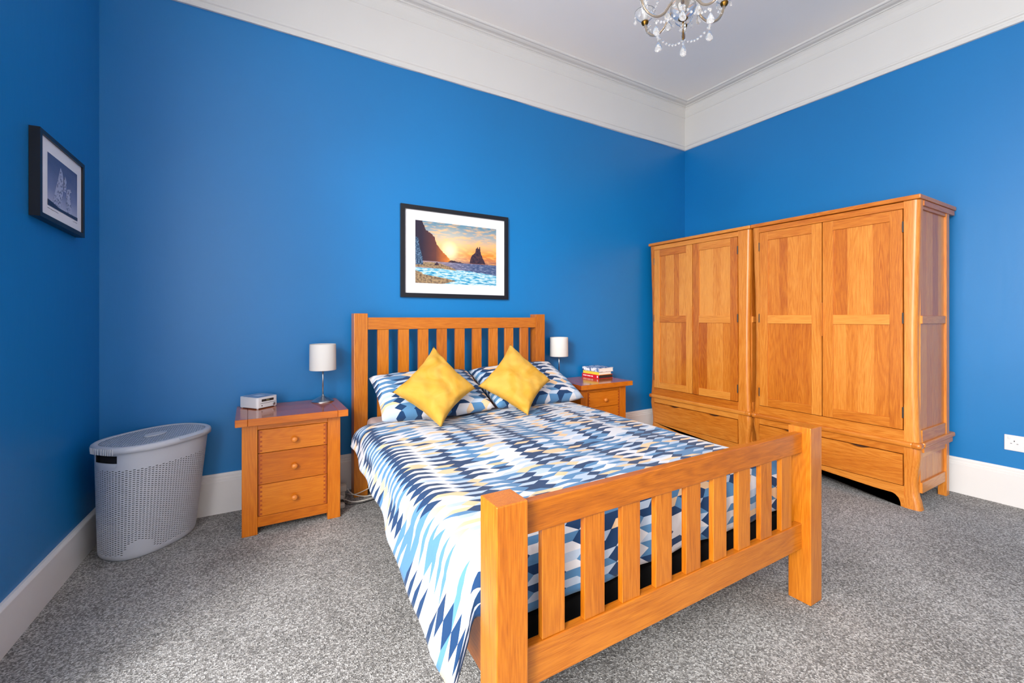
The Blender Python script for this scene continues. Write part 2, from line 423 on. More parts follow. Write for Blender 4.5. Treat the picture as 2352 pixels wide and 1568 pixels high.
run('baseboard_back', 0, 1, sk, WHITE, .002); run('baseboard_right', 1, 2, sk, WHITE, .002); run('baseboard_left', 3, 0, skl, WHITE, .002); run('baseboard_rear', 2, 3, sk, WHITE)

# ================================================================= WARDROBES
def arcpts(cx, cy, r, a0, a1, n=6): return [(cx+r*cos(a0+(a1-a0)*i/n), cy+r*sin(a0+(a1-a0)*i/n)) for i in range(n+1)]
def off_upper(z):
    pts = [(.42, -.006), (.5, -.012), (.8, -.019), (1.1, -.019), (1.4, -.014), (1.7, -.006), (1.94, 0)]
    return interp(pts, z)
def off_lower(z):
    pts = [(0, .004), (.04, -.004), (.10, -.018), (.17, -.021), (.24, -.015), (.30, -.006), (.34, -.002), (.385, -.006)]
    return interp(pts, z)
def interp(pts, z):
    if z <= pts[0][0]: return pts[0][1]
    for (a, b), (c, d) in zip(pts, pts[1:]):
        if z <= c:
            t = (z-a)/(c-a); t = t*t*(3-2*t); return b+(d-b)*t
    return pts[-1][1]
XF = 3.5688; XBK = 4.085
def corner_post(name, parent, ys, side, wy, z0, z1, off, n=14):
    """ys: outer side position; side=-1 outer faces -Y, +1 outer faces +Y"""
    secs = []
    for i in range(n+1):
        z = z0+(z1-z0)*i/n; o_ = off(z)
        fx = XF-o_*.5                          # front face moves with the curve too
        yo = ys+side*o_; yi = ys-side*wy
        r = .028; sec = [(XF+.055, yi, z), (fx, yi, z)]
        for a in range(7):
            an = pi/2*a/6
            sec.append((fx+r-r*cos(an)*1.0, yo-side*r+side*r*sin(an), z))
        sec.append((XF+.055, yo, z)); secs.append(sec)
    return loft(name, secs, WAR[2], parent, smooth=False)
def smooth_by_angle(o, ang=40):
    me = o.data
    me.polygons.foreach_set('use_smooth', [True]*len(me.polygons))
    bm = bmesh.new(); bm.from_mesh(me)
    for e in bm.edges:
        if len(e.link_faces) == 2 and e.calc_face_angle(0) > radians(ang): e.smooth = False
    bm.to_mesh(me); bm.free(); return o
def wardrobe(y0, y1, ya, yb, yc, label):
    """y0 near end, y1 far end; ya<yb<yc door edges"""
    t = thing('wardrobe', (XF+.3, (y0+y1)/2, 0), label, 'wardrobe', None)
    box('carcass', XF+.03, XBK-.02, y0+.03, y1-.03, .14, 1.93, GAPSHADE, t)
    for (ys, sd, w_) in ((y0, -1, ya-y0-.003), (y1, 1, y1-yc-.003)):
        smooth_by_angle(corner_post('corner_post', t, ys, sd, w_, .42, 1.94, off_upper))
        smooth_by_angle(corner_post('leg', t, ys, sd, w_, 0, .385, off_lower))
        yi = ys-sd*.045
        box('rear_leg', XBK-.05, XBK, min(ys, yi), max(ys, yi), 0, 1.94, WAR[2], t)
        # side frame: rails and boarded panels set back from the posts
        p0, p1 = (ys+.004, ys+.02) if sd < 0 else (ys-.02, ys-.004)
        q0, q1 = (ys+.014, ys+.026) if sd < 0 else (ys-.026, ys-.014)
        for (z0, z1) in ((1.885, 1.94), (1.165, 1.215), (.42, .495), (.325, .385), (.100, .166)):
            box('side_rail', XF+.055, XBK-.05, p0, p1, z0, z1, WAR[0], t, .001)
        nb = 4
        for k in range(nb):
            xa = XF+.055+(XBK-.05-XF-.055)*k/nb; xb = XF+.055+(XBK-.05-XF-.055)*(k+1)/nb
            for (z0, z1) in ((.495, 1.165), (1.215, 1.885), (.166, .325)):
                box('board', xa, xb, q0, q1, z0, z1, WAR[2], t, .0008)
    # top slab with a moulded edge, and the mouldings at drawer height
    bm = bmesh.new(); addbox(bm, XF-.016, 4.2, y0-.008, y1+.004, 1.942, 1.97, .006, 2); from_bm('top_board', bm, WAR[1], t)
    box('top_rail', XF, XF+.03, ya-.003, yc+.003, 1.896, 1.938, WAR[1], t)
    box('bottom_rail', XF, XF+.03, ya-.003, yc+.003, .42, .487, WAR[1], t)
    bm = bmesh.new()
    addbox(bm, XF-.014, XF+.06, y0+.03, y1-.03, .385, .42, .012, 3); from_bm('waist_moulding', bm, WAR[1], t)
    for sd, ys in ((-1, y0), (1, y1)):
        bm = bmesh.new(); a, b = (ys-.010, ys+.045) if sd < 0 else (ys-.045, ys+.002)
        addbox(bm, XF-.016, XF+.045, a, b, .383, .422, .016, 4); smooth_by_angle(from_bm('moulding_corner', bm, WAR[2], t))
        bm = bmesh.new(); a, b = (ys-.012, ys+.03) if sd < 0 else (ys-.03, ys+.003)
        addbox(bm, XF+.045, 4.165, a, b, .388, .42, .010, 3); from_bm('side_moulding', bm, WAR[0], t)
        bm = bmesh.new(); a, b = (ys-.004, ys+.02) if sd < 0 else (ys-.02, ys)
        addbox(bm, XF+.055, 4.14, a, b, .355, .388, .003, 1); from_bm('side_moulding', bm, WAR[0], t)
        a, b = (ys-.005, ys+.02) if sd < 0 else (ys-.02, ys)
        box('side_moulding', XF+.055, 4.17, a, b, 1.905, 1.938, WAR[0], t)
    box('drawer_rail', XF+.003, XF+.03, ya-.003, yc+.003, .338, .385, WAR[1], t)
    # apron with a shaped lower edge
    poly = [(ya-.003, .132), (yc+.003, .132)]
    poly += [(yc+.003, .0), (yc-.012, .0)]+[(yc-.012-.05*(1-cos(a)), .075*sin(a)**.9) for a in (.3, .7, 1.1, 1.45)]
    poly += [(yb, .080)]
    poly += [(ya+.012+.05*(1-cos(a)), .075*sin(a)**.9) for a in (1.45, 1.1, .7, .3)]+[(ya+.012, .0), (ya-.003, 0)]
    bm = bmesh.new()
    A = [bm.verts.new((XF+.004, p[0], p[1])) for p in poly]; B = [bm.verts.new((XF+.026, p[0], p[1])) for p in poly]
    bm.faces.new(A); bm.faces.new(B[::-1])
    for i in range(len(poly)): bm.faces.new((A[i], B[i], B[(i+1) % len(poly)], A[(i+1) % len(poly)]))
    bmesh.ops.triangulate(bm, faces=[f for f in bm.faces if len(f.verts) > 4])
    from_bm('apron', bm, WAR[1], t)
    # drawer with two finger dips in its upper edge
    top = []
    L = yc-ya
    for cfrac in (.26, .74):
        cy = ya+L*cfrac
        top += [(cy-.06+.12*k/8, .333-.012*sin(pi*k/8)) for k in range(9)]
    poly = [(ya+.002, .137), (ya+.002, .333)]+top+[(yc-.002, .333), (yc-.002, .137)]
    dr = prism('drawer', poly, 0, XF-.001, XF+.022, WAR[1], t)
    # doors: stiles in one mesh, rails, boards, hinges and the crescent pull as its pieces
    for (d0, d1, hinge, meet) in ((ya, yb-.0015, ya, yb), (yb+.0015, yc, yc, yb)):
        zb, zt = .491, 1.893
        bm = bmesh.new(); sw = .068
        addbox(bm, XF-.002, XF+.02, d0+.002, d0+sw, zb, zt, .001); addbox(bm, XF-.002, XF+.02, d1-sw, d1-.002, zb, zt, .001)
        d = from_bm('door', bm, WAR[2], t)
        for (z0, z1) in ((zb, .556), (1.158, 1.224), (1.826, zt)):
            box('rail', XF-.0018, XF+.019, d0+sw, d1-sw, z0, z1, WAR[1], d, .001)
        ws = [.9, 1.2, 1.0, 1.1] if hinge == ya else [1.1, .8, 1.3, .9]
        for (z0, z1) in ((.556, 1.158), (1.224, 1.826)):
            acc = d0+sw; tot = d1-d0-2*sw; random.shuffle(ws)
            for w_ in ws:
                b = acc+tot*w_/sum(ws)
                box('board', XF+.006, XF+.016, acc, b, z0, z1, WAR[2], d, .0005); acc = b
        hy = hinge
        for z in (.60, 1.20, 1.78):
            box('hinge', XF-.006, XF+.004, hy-.004, hy+.004, z-.035, z+.035, HINGE, d, .002)
        if hinge == ya:
            n = 14
            def crescent(nm, grow, x0, x1, mt):
                pts = [(yb+(.022+grow)*sin(pi*k/n), 1.07-grow+(.243+2*grow)*k/n) for k in range(n+1)]
                pts += [(yb-.004, 1.313), (yb-.004, 1.07)]
                o = prism(nm, pts, 0, x0, x1, mt, d); return o
            crescent('pull_shade', .003, XF-.0028, XF+.001, GAPSHADE)  # raised dark crescent, shade around the pull put into its colour
            crescent('handle', 0, XF-.010, XF+.001, WAR[2])
    return t
wardrobe(1.0513, 2.116, 1.134, 1.594, 2.053, 'oak double wardrobe nearer the bedside of the footboard, its dim panelled end facing out')
wardrobe(2.132, 3.199, 2.238, 2.684, 3.138, 'oak double wardrobe standing in the corner by the back wall')

# ================================================================= BED
SK = .034                                   # the frame stands slightly out of square
def bx(x, y): return x+SK*(y-.94)
bed = thing('bed_frame', (1.3, 2.0, 0), 'honey coloured oak slatted bed frame with tall headboard and low footboard', 'bed')
FX0, FX1, FY = .5158, 2.0964, .9377; PW = .0905
for (x0, nm) in ((FX0, 'post'), (FX1-PW, 'post')):
    box(nm, x0, x0+PW, FY, FY+PW, 0, .7395, BED[2], bed, .003, 2)
rail = box('top_rail', FX0+PW, FX1-PW, FY+.035, FY+.065, .631, .716, BED[0], bed, .003, 2)
box('bottom_rail', FX0+PW, FX1-PW, FY+.035, FY+.065, .226, .333, BED[0], bed, .003, 2)
def slats(xa, xb, y0, y1, z0, z1, w=.0765, t0=0):
    n = 9; gap = ((xb-xa)-n*w)/(n+1)
    for k in range(n):
        x = xa+gap+k*(w+gap)
        box('slat', x, x+w, y0, y1, z0, z1, BED[2], bed, .0015)
slats(FX0+PW, FX1-PW, FY+.040, FY+.060, .333, .631)
HX0, HX1, HY = .598, 2.150, 3.066
for x0 in (HX0, HX1-PW):
    box('post', x0, x0+PW, HY, HY+PW, 0, 1.2322, BED[2], bed, .003, 2)
box('top_rail', HX0+PW, HX1-PW, HY+.006, HY+.036, 1.122, 1.205, BED[0], bed, .003, 2)
box('bottom_rail', HX0+PW, HX1-PW, HY+.01, HY+.04, .30, .45, BED[0], bed, .003, 2)
slats(HX0+PW, HX1-PW, HY+.012, HY+.034, .45, 1.122)
for (xa, xb) in ((FX0+.03, HX0+.03), (FX1-.06, HX1-.06)):
    bm = bmesh.new()
    vs_ = [bm.verts.new(p) for p in ((xa, FY+PW, .225), (xa+.028, FY+PW, .225), (xb+.028, HY, .225), (xb, HY, .225),
                                    (xa, FY+PW, .375), (xa+.028, FY+PW, .375), (xb+.028, HY, .375), (xb, HY, .375))]
    for f in ((0, 1, 2, 3), (4, 5, 6, 7), (0, 1, 5, 4), (1, 2, 6, 5), (2, 3, 7, 6), (3, 0, 4, 7)): bm.faces.new([vs_[i] for i in f])
    from_bm('side_rail', bm, BED[1], bed)
def skewbox(name, x0, x1, y0, y1, z0, z1, mat, parent, bev, seg):
    bm = bmesh.new(); addbox(bm, x0, x1, y0, y1, z0, z1, bev, seg)
    for v in bm.verts: v.co.x = bx(v.co.x, v.co.y)
    return from_bm(name, bm, mat, parent, smooth=False)
tag(skewbox('slatted_base', .585, 2.03, 1.06, 3.06, .20, .345, BLACKCLOTH, bed, .004, 1), 'black fabric covered base')
m = skewbox('mattress', .60, 2.015, 1.075, 3.055, .348, .535, SHEET, None, .04, 4)
tag(smooth_by_angle(m, 60), 'mattress in a pale pinkish sheet, showing beside the headboard under the pillows', 'mattress')

# duvet: a draped cloth, arc length coordinates (a across, b along)
def duvet():
    ZT = .562
    na, nb = 150, 150
    halfW = .745; drop = .20
    aL = -(halfW+drop); aR = halfW+drop
    YH, YE = 2.79, 1.085; dropF = .19
    verts, uv = [], []
    R = .10
    def fold(s, out):
        """s>0: arc length past the edge; returns (horizontal advance, drop)"""
        if s <= 0: return 0, 0
        q = pi/2*R
        if s < q: th = s/R; return R*sin(th), R*(1-cos(th))
        return R+(s-q)*out, R+(s-q)
    for j in range(nb+1):
        b = (YH-YE+dropF)*j/nb
        sf = b-(YH-YE-R*.45)
        for i in range(na+1):
            a = aL+(aR-aL)*i/na
            sgn = -1 if a < 0 else 1
            # the foot half hangs further down on the sides
            y_lin = YH-min(b, YH-YE)
            extra = max(0, (2.1-y_lin))/1.0
            aa = abs(a)
            if aa > halfW-.02: aa += extra*.11*(aa-halfW+.02)/(drop+.02)
            if y_lin > 2.45: aa *= 1-.05*(y_lin-2.45)/.35
            s = aa-(halfW-.02)
            hx, dx = fold(s, .34 if sgn < 0 else .30)
            hy, dy = fold(sf, -.02)
            X = 1.308+sgn*(min(aa, halfW-.02)+hx)
            Y = YH-min(b, YH-YE-R*.45)-hy
            # the corner is gathered beside the post
            k = min(1, max(0, s)/.1)*min(1, max(0, sf)/.1)
            if k > 0:
                X = X-sgn*.025*k if sgn < 0 else X+.045*k; Y = Y+.028*k*1.0
                dy *= 1-.35*k
            Z = ZT-dx-dy
            # plump filling: rises between edges, gentle quilting folds
            inner = max(0, 1-(abs(a)/(halfW+.05))**6)*max(0, 1-max(0, sf)/.12)
            Z += .030*inner*noise.noise(Vector((X*2.1, Y*1.6, 1.3)))
            Z += .0035*inner*sin(Y*17+2.6*noise.noise(Vector((X*2, Y*2, 3))))*(.4+.6*max(0, min(1, (2.4-Y))))
            Z += .004*inner*noise.noise(Vector((X*6, Y*5, 7)))
            if b < .12: Z -= .02*(1-b/.12)
            if s > 0:
                wv = min(1, s/.15)
                X += sgn*wv*(.014*noise.noise(Vector((Y*4.2, sgn*3, s*2)))+.004*sin(Y*19+sgn*2+s*8))
                Z += wv*.014*noise.noise(Vector((Y*3.1, sgn*9, 0)))
            if sf > 0:
                wv = min(1, sf/.15)
                Y += max(-.012, wv*(.012*noise.noise(Vector((X*6, 5, sf*3)))+.004*sin(X*24)))
                Z += wv*.012*noise.noise(Vector((X*3.3, 2, 0)))
            X += SK*(Y-.94)-.012
            verts.append((X, Y, Z)); uv.append((a+2.23, -b+4.1))
    F = [(j*(na+1)+i, j*(na+1)+i+1, (j+1)*(na+1)+i+1, (j+1)*(na+1)+i) for j in range(nb) for i in range(na)]
    F = [f[::-1] for f in F]
    o = obj('duvet', verts, F, DUVET, None, True, uv, mats=[DUVET, PEACH])
    sm = o.modifiers.new('thickness', 'SOLIDIFY'); sm.thickness = .012; sm.offset = -1; sm.material_offset = 1; sm.material_offset_rim = 0
    tag(o, 'white duvet printed with navy, blue and peach geometric shapes spread over the bed', 'duvet')
    return o
dv = duvet()

def cushion(name, T, L, B, R, thick, mat, label, cat, pinch=.10, n=34, wr=.008, uvs=None, power=.5, group=None, seed=0, upn=None):
    T, L, B, R = map(Vector, (T, L, B, R))
    # map the square (u,v) in [-1,1]^2: corners (-1,1)=T? (u,v) -> bilinear on T,R,B,L
    nrm = (R-L).cross(T-B).normalized()
    if nrm.y > 0: nrm = -nrm
    if upn is not None and nrm.dot(Vector(upn)) < 0: nrm = -nrm
    V, F, U = [], [], []
    for side in (1, -1):
        for j in range(n+1):
            for i in range(n+1):
                u = -1+2*i/n; v = -1+2*j/n
                pu = u*(1-pinch*(1-v*v)*abs(u)**3); pv = v*(1-pinch*(1-u*u)*abs(v)**3)
                a, b = (pu+1)/2, (pv+1)/2
                P = (T*(1-a)+R*a)*(1-b)+(L*(1-a)+B*a)*b
                h = (max(0, 1-u*u)*max(0, 1-v*v))**power
                k = h*thick/2
                w = wr*noise.noise(Vector((u*3.1+seed, v*3.1, side*2)))*min(1, h*3)
                e = max(abs(u), abs(v))
                w += wr*.5*sin((u*cos(seed)+v*sin(seed))*14+noise.noise(Vector((u*2, v*2, seed)))*5)*max(0, e-.55)*min(1, h*5)
                V.append(P+nrm*side*(k+w)); U.append((a*(uvs[0] if uvs else 1)+seed, (1-b)*(uvs[1] if uvs else 1)))
    m_ = (n+1)**2
    for s in (0, 1):
        for j in range(n):
            for i in range(n):
                f = (s*m_+j*(n+1)+i, s*m_+j*(n+1)+i+1, s*m_+(j+1)*(n+1)+i+1, s*m_+(j+1)*(n+1)+i)
                F.append(f if s == 0 else f[::-1])
    o = obj(name, V, F, mat, None, True, U)
    bm = bmesh.new(); bm.from_mesh(o.data)
    bmesh.ops.remove_doubles(bm, verts=bm.verts, dist=.0006); bmesh.ops.recalc_face_normals(bm, faces=bm.faces)
    bm.to_mesh(o.data); bm.free()
    tag(o, label, cat, group); return o
cushion('pillow', (.68, 3.00, .80), (.665, 2.60, .60), (1.415, 2.60, .60), (1.40, 3.02, .80), .17, DUVET, 'printed pillow behind the bigger leaning cushion, beside the lone headboard post near the radio', 'pillow', pinch=.04, uvs=(.76, .46), seed=1, power=.30)
cushion('pillow', (1.415, 3.02, .80), (1.44, 2.61, .60), (2.20, 2.62, .59), (2.13, 3.0, .83), .17, DUVET, 'printed pillow on the wardrobe side of the bed, its corner sticking out past the mattress', 'pillow', pinch=.04, uvs=(.76, .46), seed=3, power=.30)
cushion('cushion', (1.050, 2.780, 1.013), (.733, 2.640, .754), (.945, 2.385, .568), (1.246, 2.545, .75), .15, VELVET, 'mustard velvet cushion with the dented top corner, resting against the pillow nearer the radio', 'cushion', pinch=.16, seed=.7, power=.36, group=None, wr=.012)
cushion('cushion', (1.650, 2.795, 1.009), (1.325, 2.675, .739), (1.560, 2.415, .566), (1.840, 2.555, .759), .14, VELVET, 'mustard velvet cushion resting on the pillow nearer the stack of books', 'cushion', pinch=.13, seed=2.2, power=.36, wr=.010)

# ================================================================= BEDSIDE CABINETS
def cabinet(ox, label):
    t = thing('bedside_cabinet', (ox+.22, 3.0, 0), label, 'bedside cabinet')
    y = 2.8168; yb = 3.19
    x0, x1 = ox-.0379, ox+.4707
    xi0, xi1 = ox+.0375, ox+.3985
    for (a, b) in ((x0, xi0), (xi1, x1)):
        box('leg', a, b, y, y+.045, 0, .613, NSD[2], t, .002)
        box('leg', a, b if a == x0 else b, yb-.045, yb, 0, .613, NSD[2], t, .002)
    for (a, b) in ((x0+.006, x0+.02), (x1-.02, x1-.006)):
        box('side_panel', a, b, y+.045, yb-.045, .06, .613, NSD[2], t, .001)
    box('back_panel', x0+.02, x1-.02, yb-.02, yb-.008, .06, .61, NSD[2], t)
    box('inner_case', xi0-.01, xi1+.01, y+.02, yb-.03, .08, .60, GAPSHADE, t)
    box('top_rail', xi0, xi1, y+.002, y+.02, .580, .613, NSD[0], t)
    box('bottom_rail', xi0, xi1, y+.002, y+.02, .040, .096, NSD[0], t)
    for (z0, z1, zk) in ((.4495, .578, .507), (.2745, .4465, .354), (.0985, .2715, .175)):
        d = box('drawer', xi0+.003, xi1-.003, y+.001, y+.02, z0, z1, NSD[0], t, .0012)
        nt = int((z1-z0)/.0235)
        for sd in (0, 1):
            bm = bmesh.new()
            xe = xi0+.003 if sd == 0 else xi1-.003
            s = 1 if sd == 0 else -1
            addbox(bm, min(xe, xe+s*.009), max(xe, xe+s*.009), y+.0002, y+.004, z0+.001, z1-.001)
            for k in range(nt):
                zc = z0+(k+.5)*(z1-z0)/nt
                a, b = xe+s*.009, xe+s*.019
                vs_ = [bm.verts.new(p) for p in ((a, y+.0002, zc-.004), (b, y+.0002, zc-.006), (b, y+.0002, zc+.006), (a, y+.0002, zc+.004),
                                                 (a, y+.003, zc-.004), (b, y+.003, zc-.006), (b, y+.003, zc+.006), (a, y+.003, zc+.004))]
                for f in ((0, 1, 2, 3), (4, 5, 6, 7), (0, 1, 5, 4), (1, 2, 6, 5), (2, 3, 7, 6), (3, 0, 4, 7)): bm.faces.new([vs_[i] for i in f])
            from_bm('dovetail_joint', bm, ENDG, d)
        # turned knob
        prof = [(.0001, 0), (.008, 0), (.007, .006), (.0075, .011), (.014, .015), (.0165, .020), (.0150, .026), (.009, .030), (.0001, .031)]
        kx = ox+.2205
        secs = [[(kx+r*cos(2*pi*j/20), y+.001-h, zk+r*sin(2*pi*j/20)) for j in range(20)] for r, h in prof]
        loft('knob', secs, KNOB, d)
    # top: long boards between two end strips
    tx0, tx1, ty0 = ox-.069, ox+.509, 2.772
    ybk = 3.215
    for k in range(3):
        ya, yb2 = ty0+(ybk-ty0)*k/3, ty0+(ybk-ty0)*(k+1)/3
        bm = bmesh.new(); addbox(bm, tx0+.06, tx1-.06, ya, yb2, .6135, .6535, .0006)
        from_bm('top_board', bm, TOPW, t)
    for (a, b) in ((tx0, tx0+.0595), (tx1-.0595, tx1)):
        bm = bmesh.new(); addbox(bm, a, b, ty0, ybk, .6135, .6535, .004, 3)
        from_bm('top_end_strip', bm, TOPW2, t)
    # front nosing carries the honey colour of the edge
    box('top_edge', tx0+.0605, tx1-.0605, ty0-.002, ty0+.001, .6145, .652, NSD[0], t, .0008)
    box('top_edge', tx0+.002, tx0+.058, ty0-.002, ty0+.001, .6145, .652, NSD[0], t, .0008)
    box('top_edge', tx1-.058, tx1-.002, ty0-.002, ty0+.001, .6145, .652, NSD[0], t, .0008)
    return t
cabinet(0, 'three drawer oak bedside cabinet fully in view, carrying the white radio')
cabinet(2.372, 'oak bedside cabinet half hidden behind the bed, carrying the stack of books')
TZ = .6535
def lamp(x, y, label):
    t = thing('table_lamp', (x, y, TZ), label, 'lamp')
    lathe('base', [(.001, TZ), (.068, TZ), (.069, TZ+.002), (.066, TZ+.006), (.055, TZ+.014), (.038, TZ+.023), (.022, TZ+.031), (.011, TZ+.037), (.006, TZ+.044), (.0055, TZ+.046)], x, y, CHROME, t, 40)
    lathe('pole', [(.0045, TZ+.04), (.0045, TZ+.25)], x, y, CHROME, t, 12)
    zb, zt = .860, 1.030
    lathe('lamp_shade', [(.0785, zb), (.0815, zb), (.082, zb+.003), (.0805, zt-.003), (.080, zt), (.0775, zt), (.0775, zt-.003), (.0795, zb+.003), (.0785, zb)], x, y, SHADE, t, 48, cap=False)
    lathe('bulb', [(.001, .985), (.012, .982), (.022, .965), (.025, .95), (.02, .932), (.013, .915), (.013, .895), (.001, .893)], x, y, SHADE, t, 16)
    bm = bmesh.new()
    for a in (0, 2.094, 4.189):
        r = bmesh.ops.create_cube(bm, size=1)
        for v in r['verts']: v.co = Matrix.Rotation(a, 3, 'Z') @ Vector(((v.co.x+.5)*.079, v.co.y*.002, v.co.z*.002)) + Vector((x, y, 1.012))
    from_bm('shade_ring', bm, CHROME, t)
    lathe('lamp_holder', [(.001, .875), (.014, .875), (.014, .897), (.001, .897)], x, y, PLASTIC, t, 14)
    return t
lamp(.413, 3.125, 'small table lamp with white drum shade on the cabinet that has the radio')
lamp(2.372, 3.163, 'small table lamp with white drum shade on the cabinet that has the books')

# radio
rt = thing('radio', (.038, 3.035, TZ), 'small white tabletop radio with a dark display strip on the bedside cabinet', 'radio')
rt.rotation_euler = (0, 0, .65)
def rprism(name, x0, x1, y0, y1, z0, z1, mat, bev=.001, seg=1): return box(name, x0, x1, y0, y1, z0, z1, mat, rt, bev, seg, local=True)
RWX, RWY = .142, .155     # front along +x, side along +y; nearest corner at the origin
bm = bmesh.new(); r_ = bmesh.ops.create_cube(bm, size=1)
for v in r_['verts']: v.co = Vector(((v.co.x+.5)*RWX, (v.co.y+.5)*RWY, .006+(v.co.z+.5)*.062))
bmesh.ops.bevel(bm, geom=[e for e in bm.edges if abs(e.verts[0].co.z-e.verts[1].co.z) > .05], offset=.016, segments=6, profile=.5, affect='EDGES')
smooth_by_angle(from_bm('body', bm, PLASTIC, rt, local=True))
rprism('top_panel', .012, RWX-.012, .012, RWY-.012, .0678, .0692, plain('grey_touch_panel', rgb(120, 146, 182), .3, noisy=.1), .0008)
rprism('display', .030, .112, -.0012, .001, .042, .056, GREYP, .0006)
rprism('slot', .022, .126, -.0008, .001, .0305, .0325, GREYP, .0004)
def disc(name, cx, cz, r, y0, mat, parent):
    secs = [[(cx+rr*cos(2*pi*j/20), yy, cz+rr*sin(2*pi*j/20)) for j in range(20)] for rr, yy in ((r, .001), (r, y0), (r*.7, y0-.0004))]
    return loft(name, secs, mat, parent, local=True)
disc('knob', .112, .019, .0085, -.005, CHROME, rt); disc('jack_socket', .032, .018, .0035, -.0006, BLACKP, rt)
for (a, b) in ((.012, .012), (RWX-.012, .012), (.012, RWY-.012), (RWX-.012, RWY-.012)):
    lathe('foot', [(.006, 0), (.006, .007)], a, b, PLASTIC, rt, 12, local=True)
rprism('dial_disc', .045, .095, .05, .10, .0692, .0700, plain('pale_dial', rgb(196, 206, 222), .3), .0004)
def text(name, body, size, M, mat, parent, ext=.0003):
    cu = bpy.data.curves.new(name, 'FONT'); cu.body = body; cu.size = size; cu.extrude = ext; cu.align_x = 'CENTER'; cu.align_y = 'CENTER'
    tmp = bpy.data.objects.new('tmp', cu); C.objects.link(tmp)
    dg = bpy.context.evaluated_depsgraph_get(); me = bpy.data.meshes.new_from_object(tmp.evaluated_get(dg))
    bpy.data.objects.remove(tmp); me.materials.clear(); me.materials.append(mat)
    me.transform(M); o = bpy.data.objects.new(name, me); C.objects.link(o); o.parent = parent; return o
DIGIT = plain('dim_display_digit', rgb(170, 160, 110), .5)
text('display_digits', '8:04', .012, Matrix.Translation((.071, -.0016, .049)) @ Matrix.Rotation(pi/2, 4, 'X'), DIGIT, rt)

# books
def book(z0, th, L, Wd, dx, dy, rot, cover, pages, label, spine_txt=None):
    """spine along +y from the near corner, width along +x"""
    t = thing('book', (2.698+dx, 3.005+dy, z0), label, 'book', 'books stacked on the bedside cabinet')
    t.rotation_euler = (0, 0, rot)
    c = .0022
    o = bpy.data.meshes.new('cover')
    bm = bmesh.new()
    addbox(bm, 0, Wd, 0, L, 0, c, .0006); addbox(bm, 0, Wd, 0, L, th-c, th, .0006)
    addbox(bm, -.0015, .003, 0, L, 0, th, .0012, 2)
    from_bm('cover', bm, cover, t, local=True)
    box('page_block', .003, Wd-.005, .003, L-.003, c, th-c, pages, t, .0005, local=True)
    return t
PAGES = plain('white_page_edges', rgb(234, 228, 222), .8, noisy=.12, nscale=300)
DPAGES = plain('black_page_edges', rgb(42, 36, 34), .7, noisy=.2, nscale=300)
REDC = plain('red_book_cover', rgb(214, 24, 48), .35, noisy=.05)
YELC = plain('yellow_book_cover', rgb(244, 214, 70), .35, noisy=.05)
def jacket():
    m, t, b = newmat('blue_white_jacket')
    tc = N(t, 'ShaderNodeTexCoord')
    n = N(t, 'ShaderNodeTexNoise', ins={'Vector': tc.outputs['Object'], 'Scale': 26, 'Detail': 4, 'Distortion': 1})
    t.links.new(ramp(t, n.outputs[0], [(.36, rgb(40, 60, 110)), (.48, rgb(140, 160, 196)), (.6, rgb(232, 232, 238))]), b.inputs['Base Color'])
    b.inputs['Roughness'].default_value = .25; return m
JACK = jacket()
b1 = book(TZ, .033, .222, .178, 0, 0, .03, REDC, DPAGES, 'red hardback with dark page edges at the bottom of the stack of books')
WT = plain('white_print', rgb(245, 240, 240), .5)
bm = bmesh.new()
yy = .205
for wl_ in (.012, .006, .009, .007, .010, -1, .006, .009, .008, .011, .007, -1, .006, .010, .008):
    if wl_ < 0: yy -= .006; continue
    addbox(bm, -.0022, -.0012, yy-wl_*.8, yy, .011, .021); yy -= wl_+.001
from_bm('spine_lettering', bm, WT, b1, local=True)
box('spine_mark', -.0022, -.0012, .010, .022, .008, .026, WT, b1, 0, local=True)
book(TZ+.033, .026, .208, .160, .004, .004, .035, YELC, PAGES, 'yellow spined book in the middle of the stack of books')
b3 = book(TZ+.059, .036, .222, .182, 0, 0, .02, JACK, PAGES, 'thick book in a blue and white jacket on top of the stack of books')
bm = bmesh.new()
for (a, b_) in ((.20, .184), (.17, .120), (.10, .062)): addbox(bm, -.0022, -.0012, b_, a, .006, .024)
from_bm('spine_lettering', bm, WT, b3, local=True)

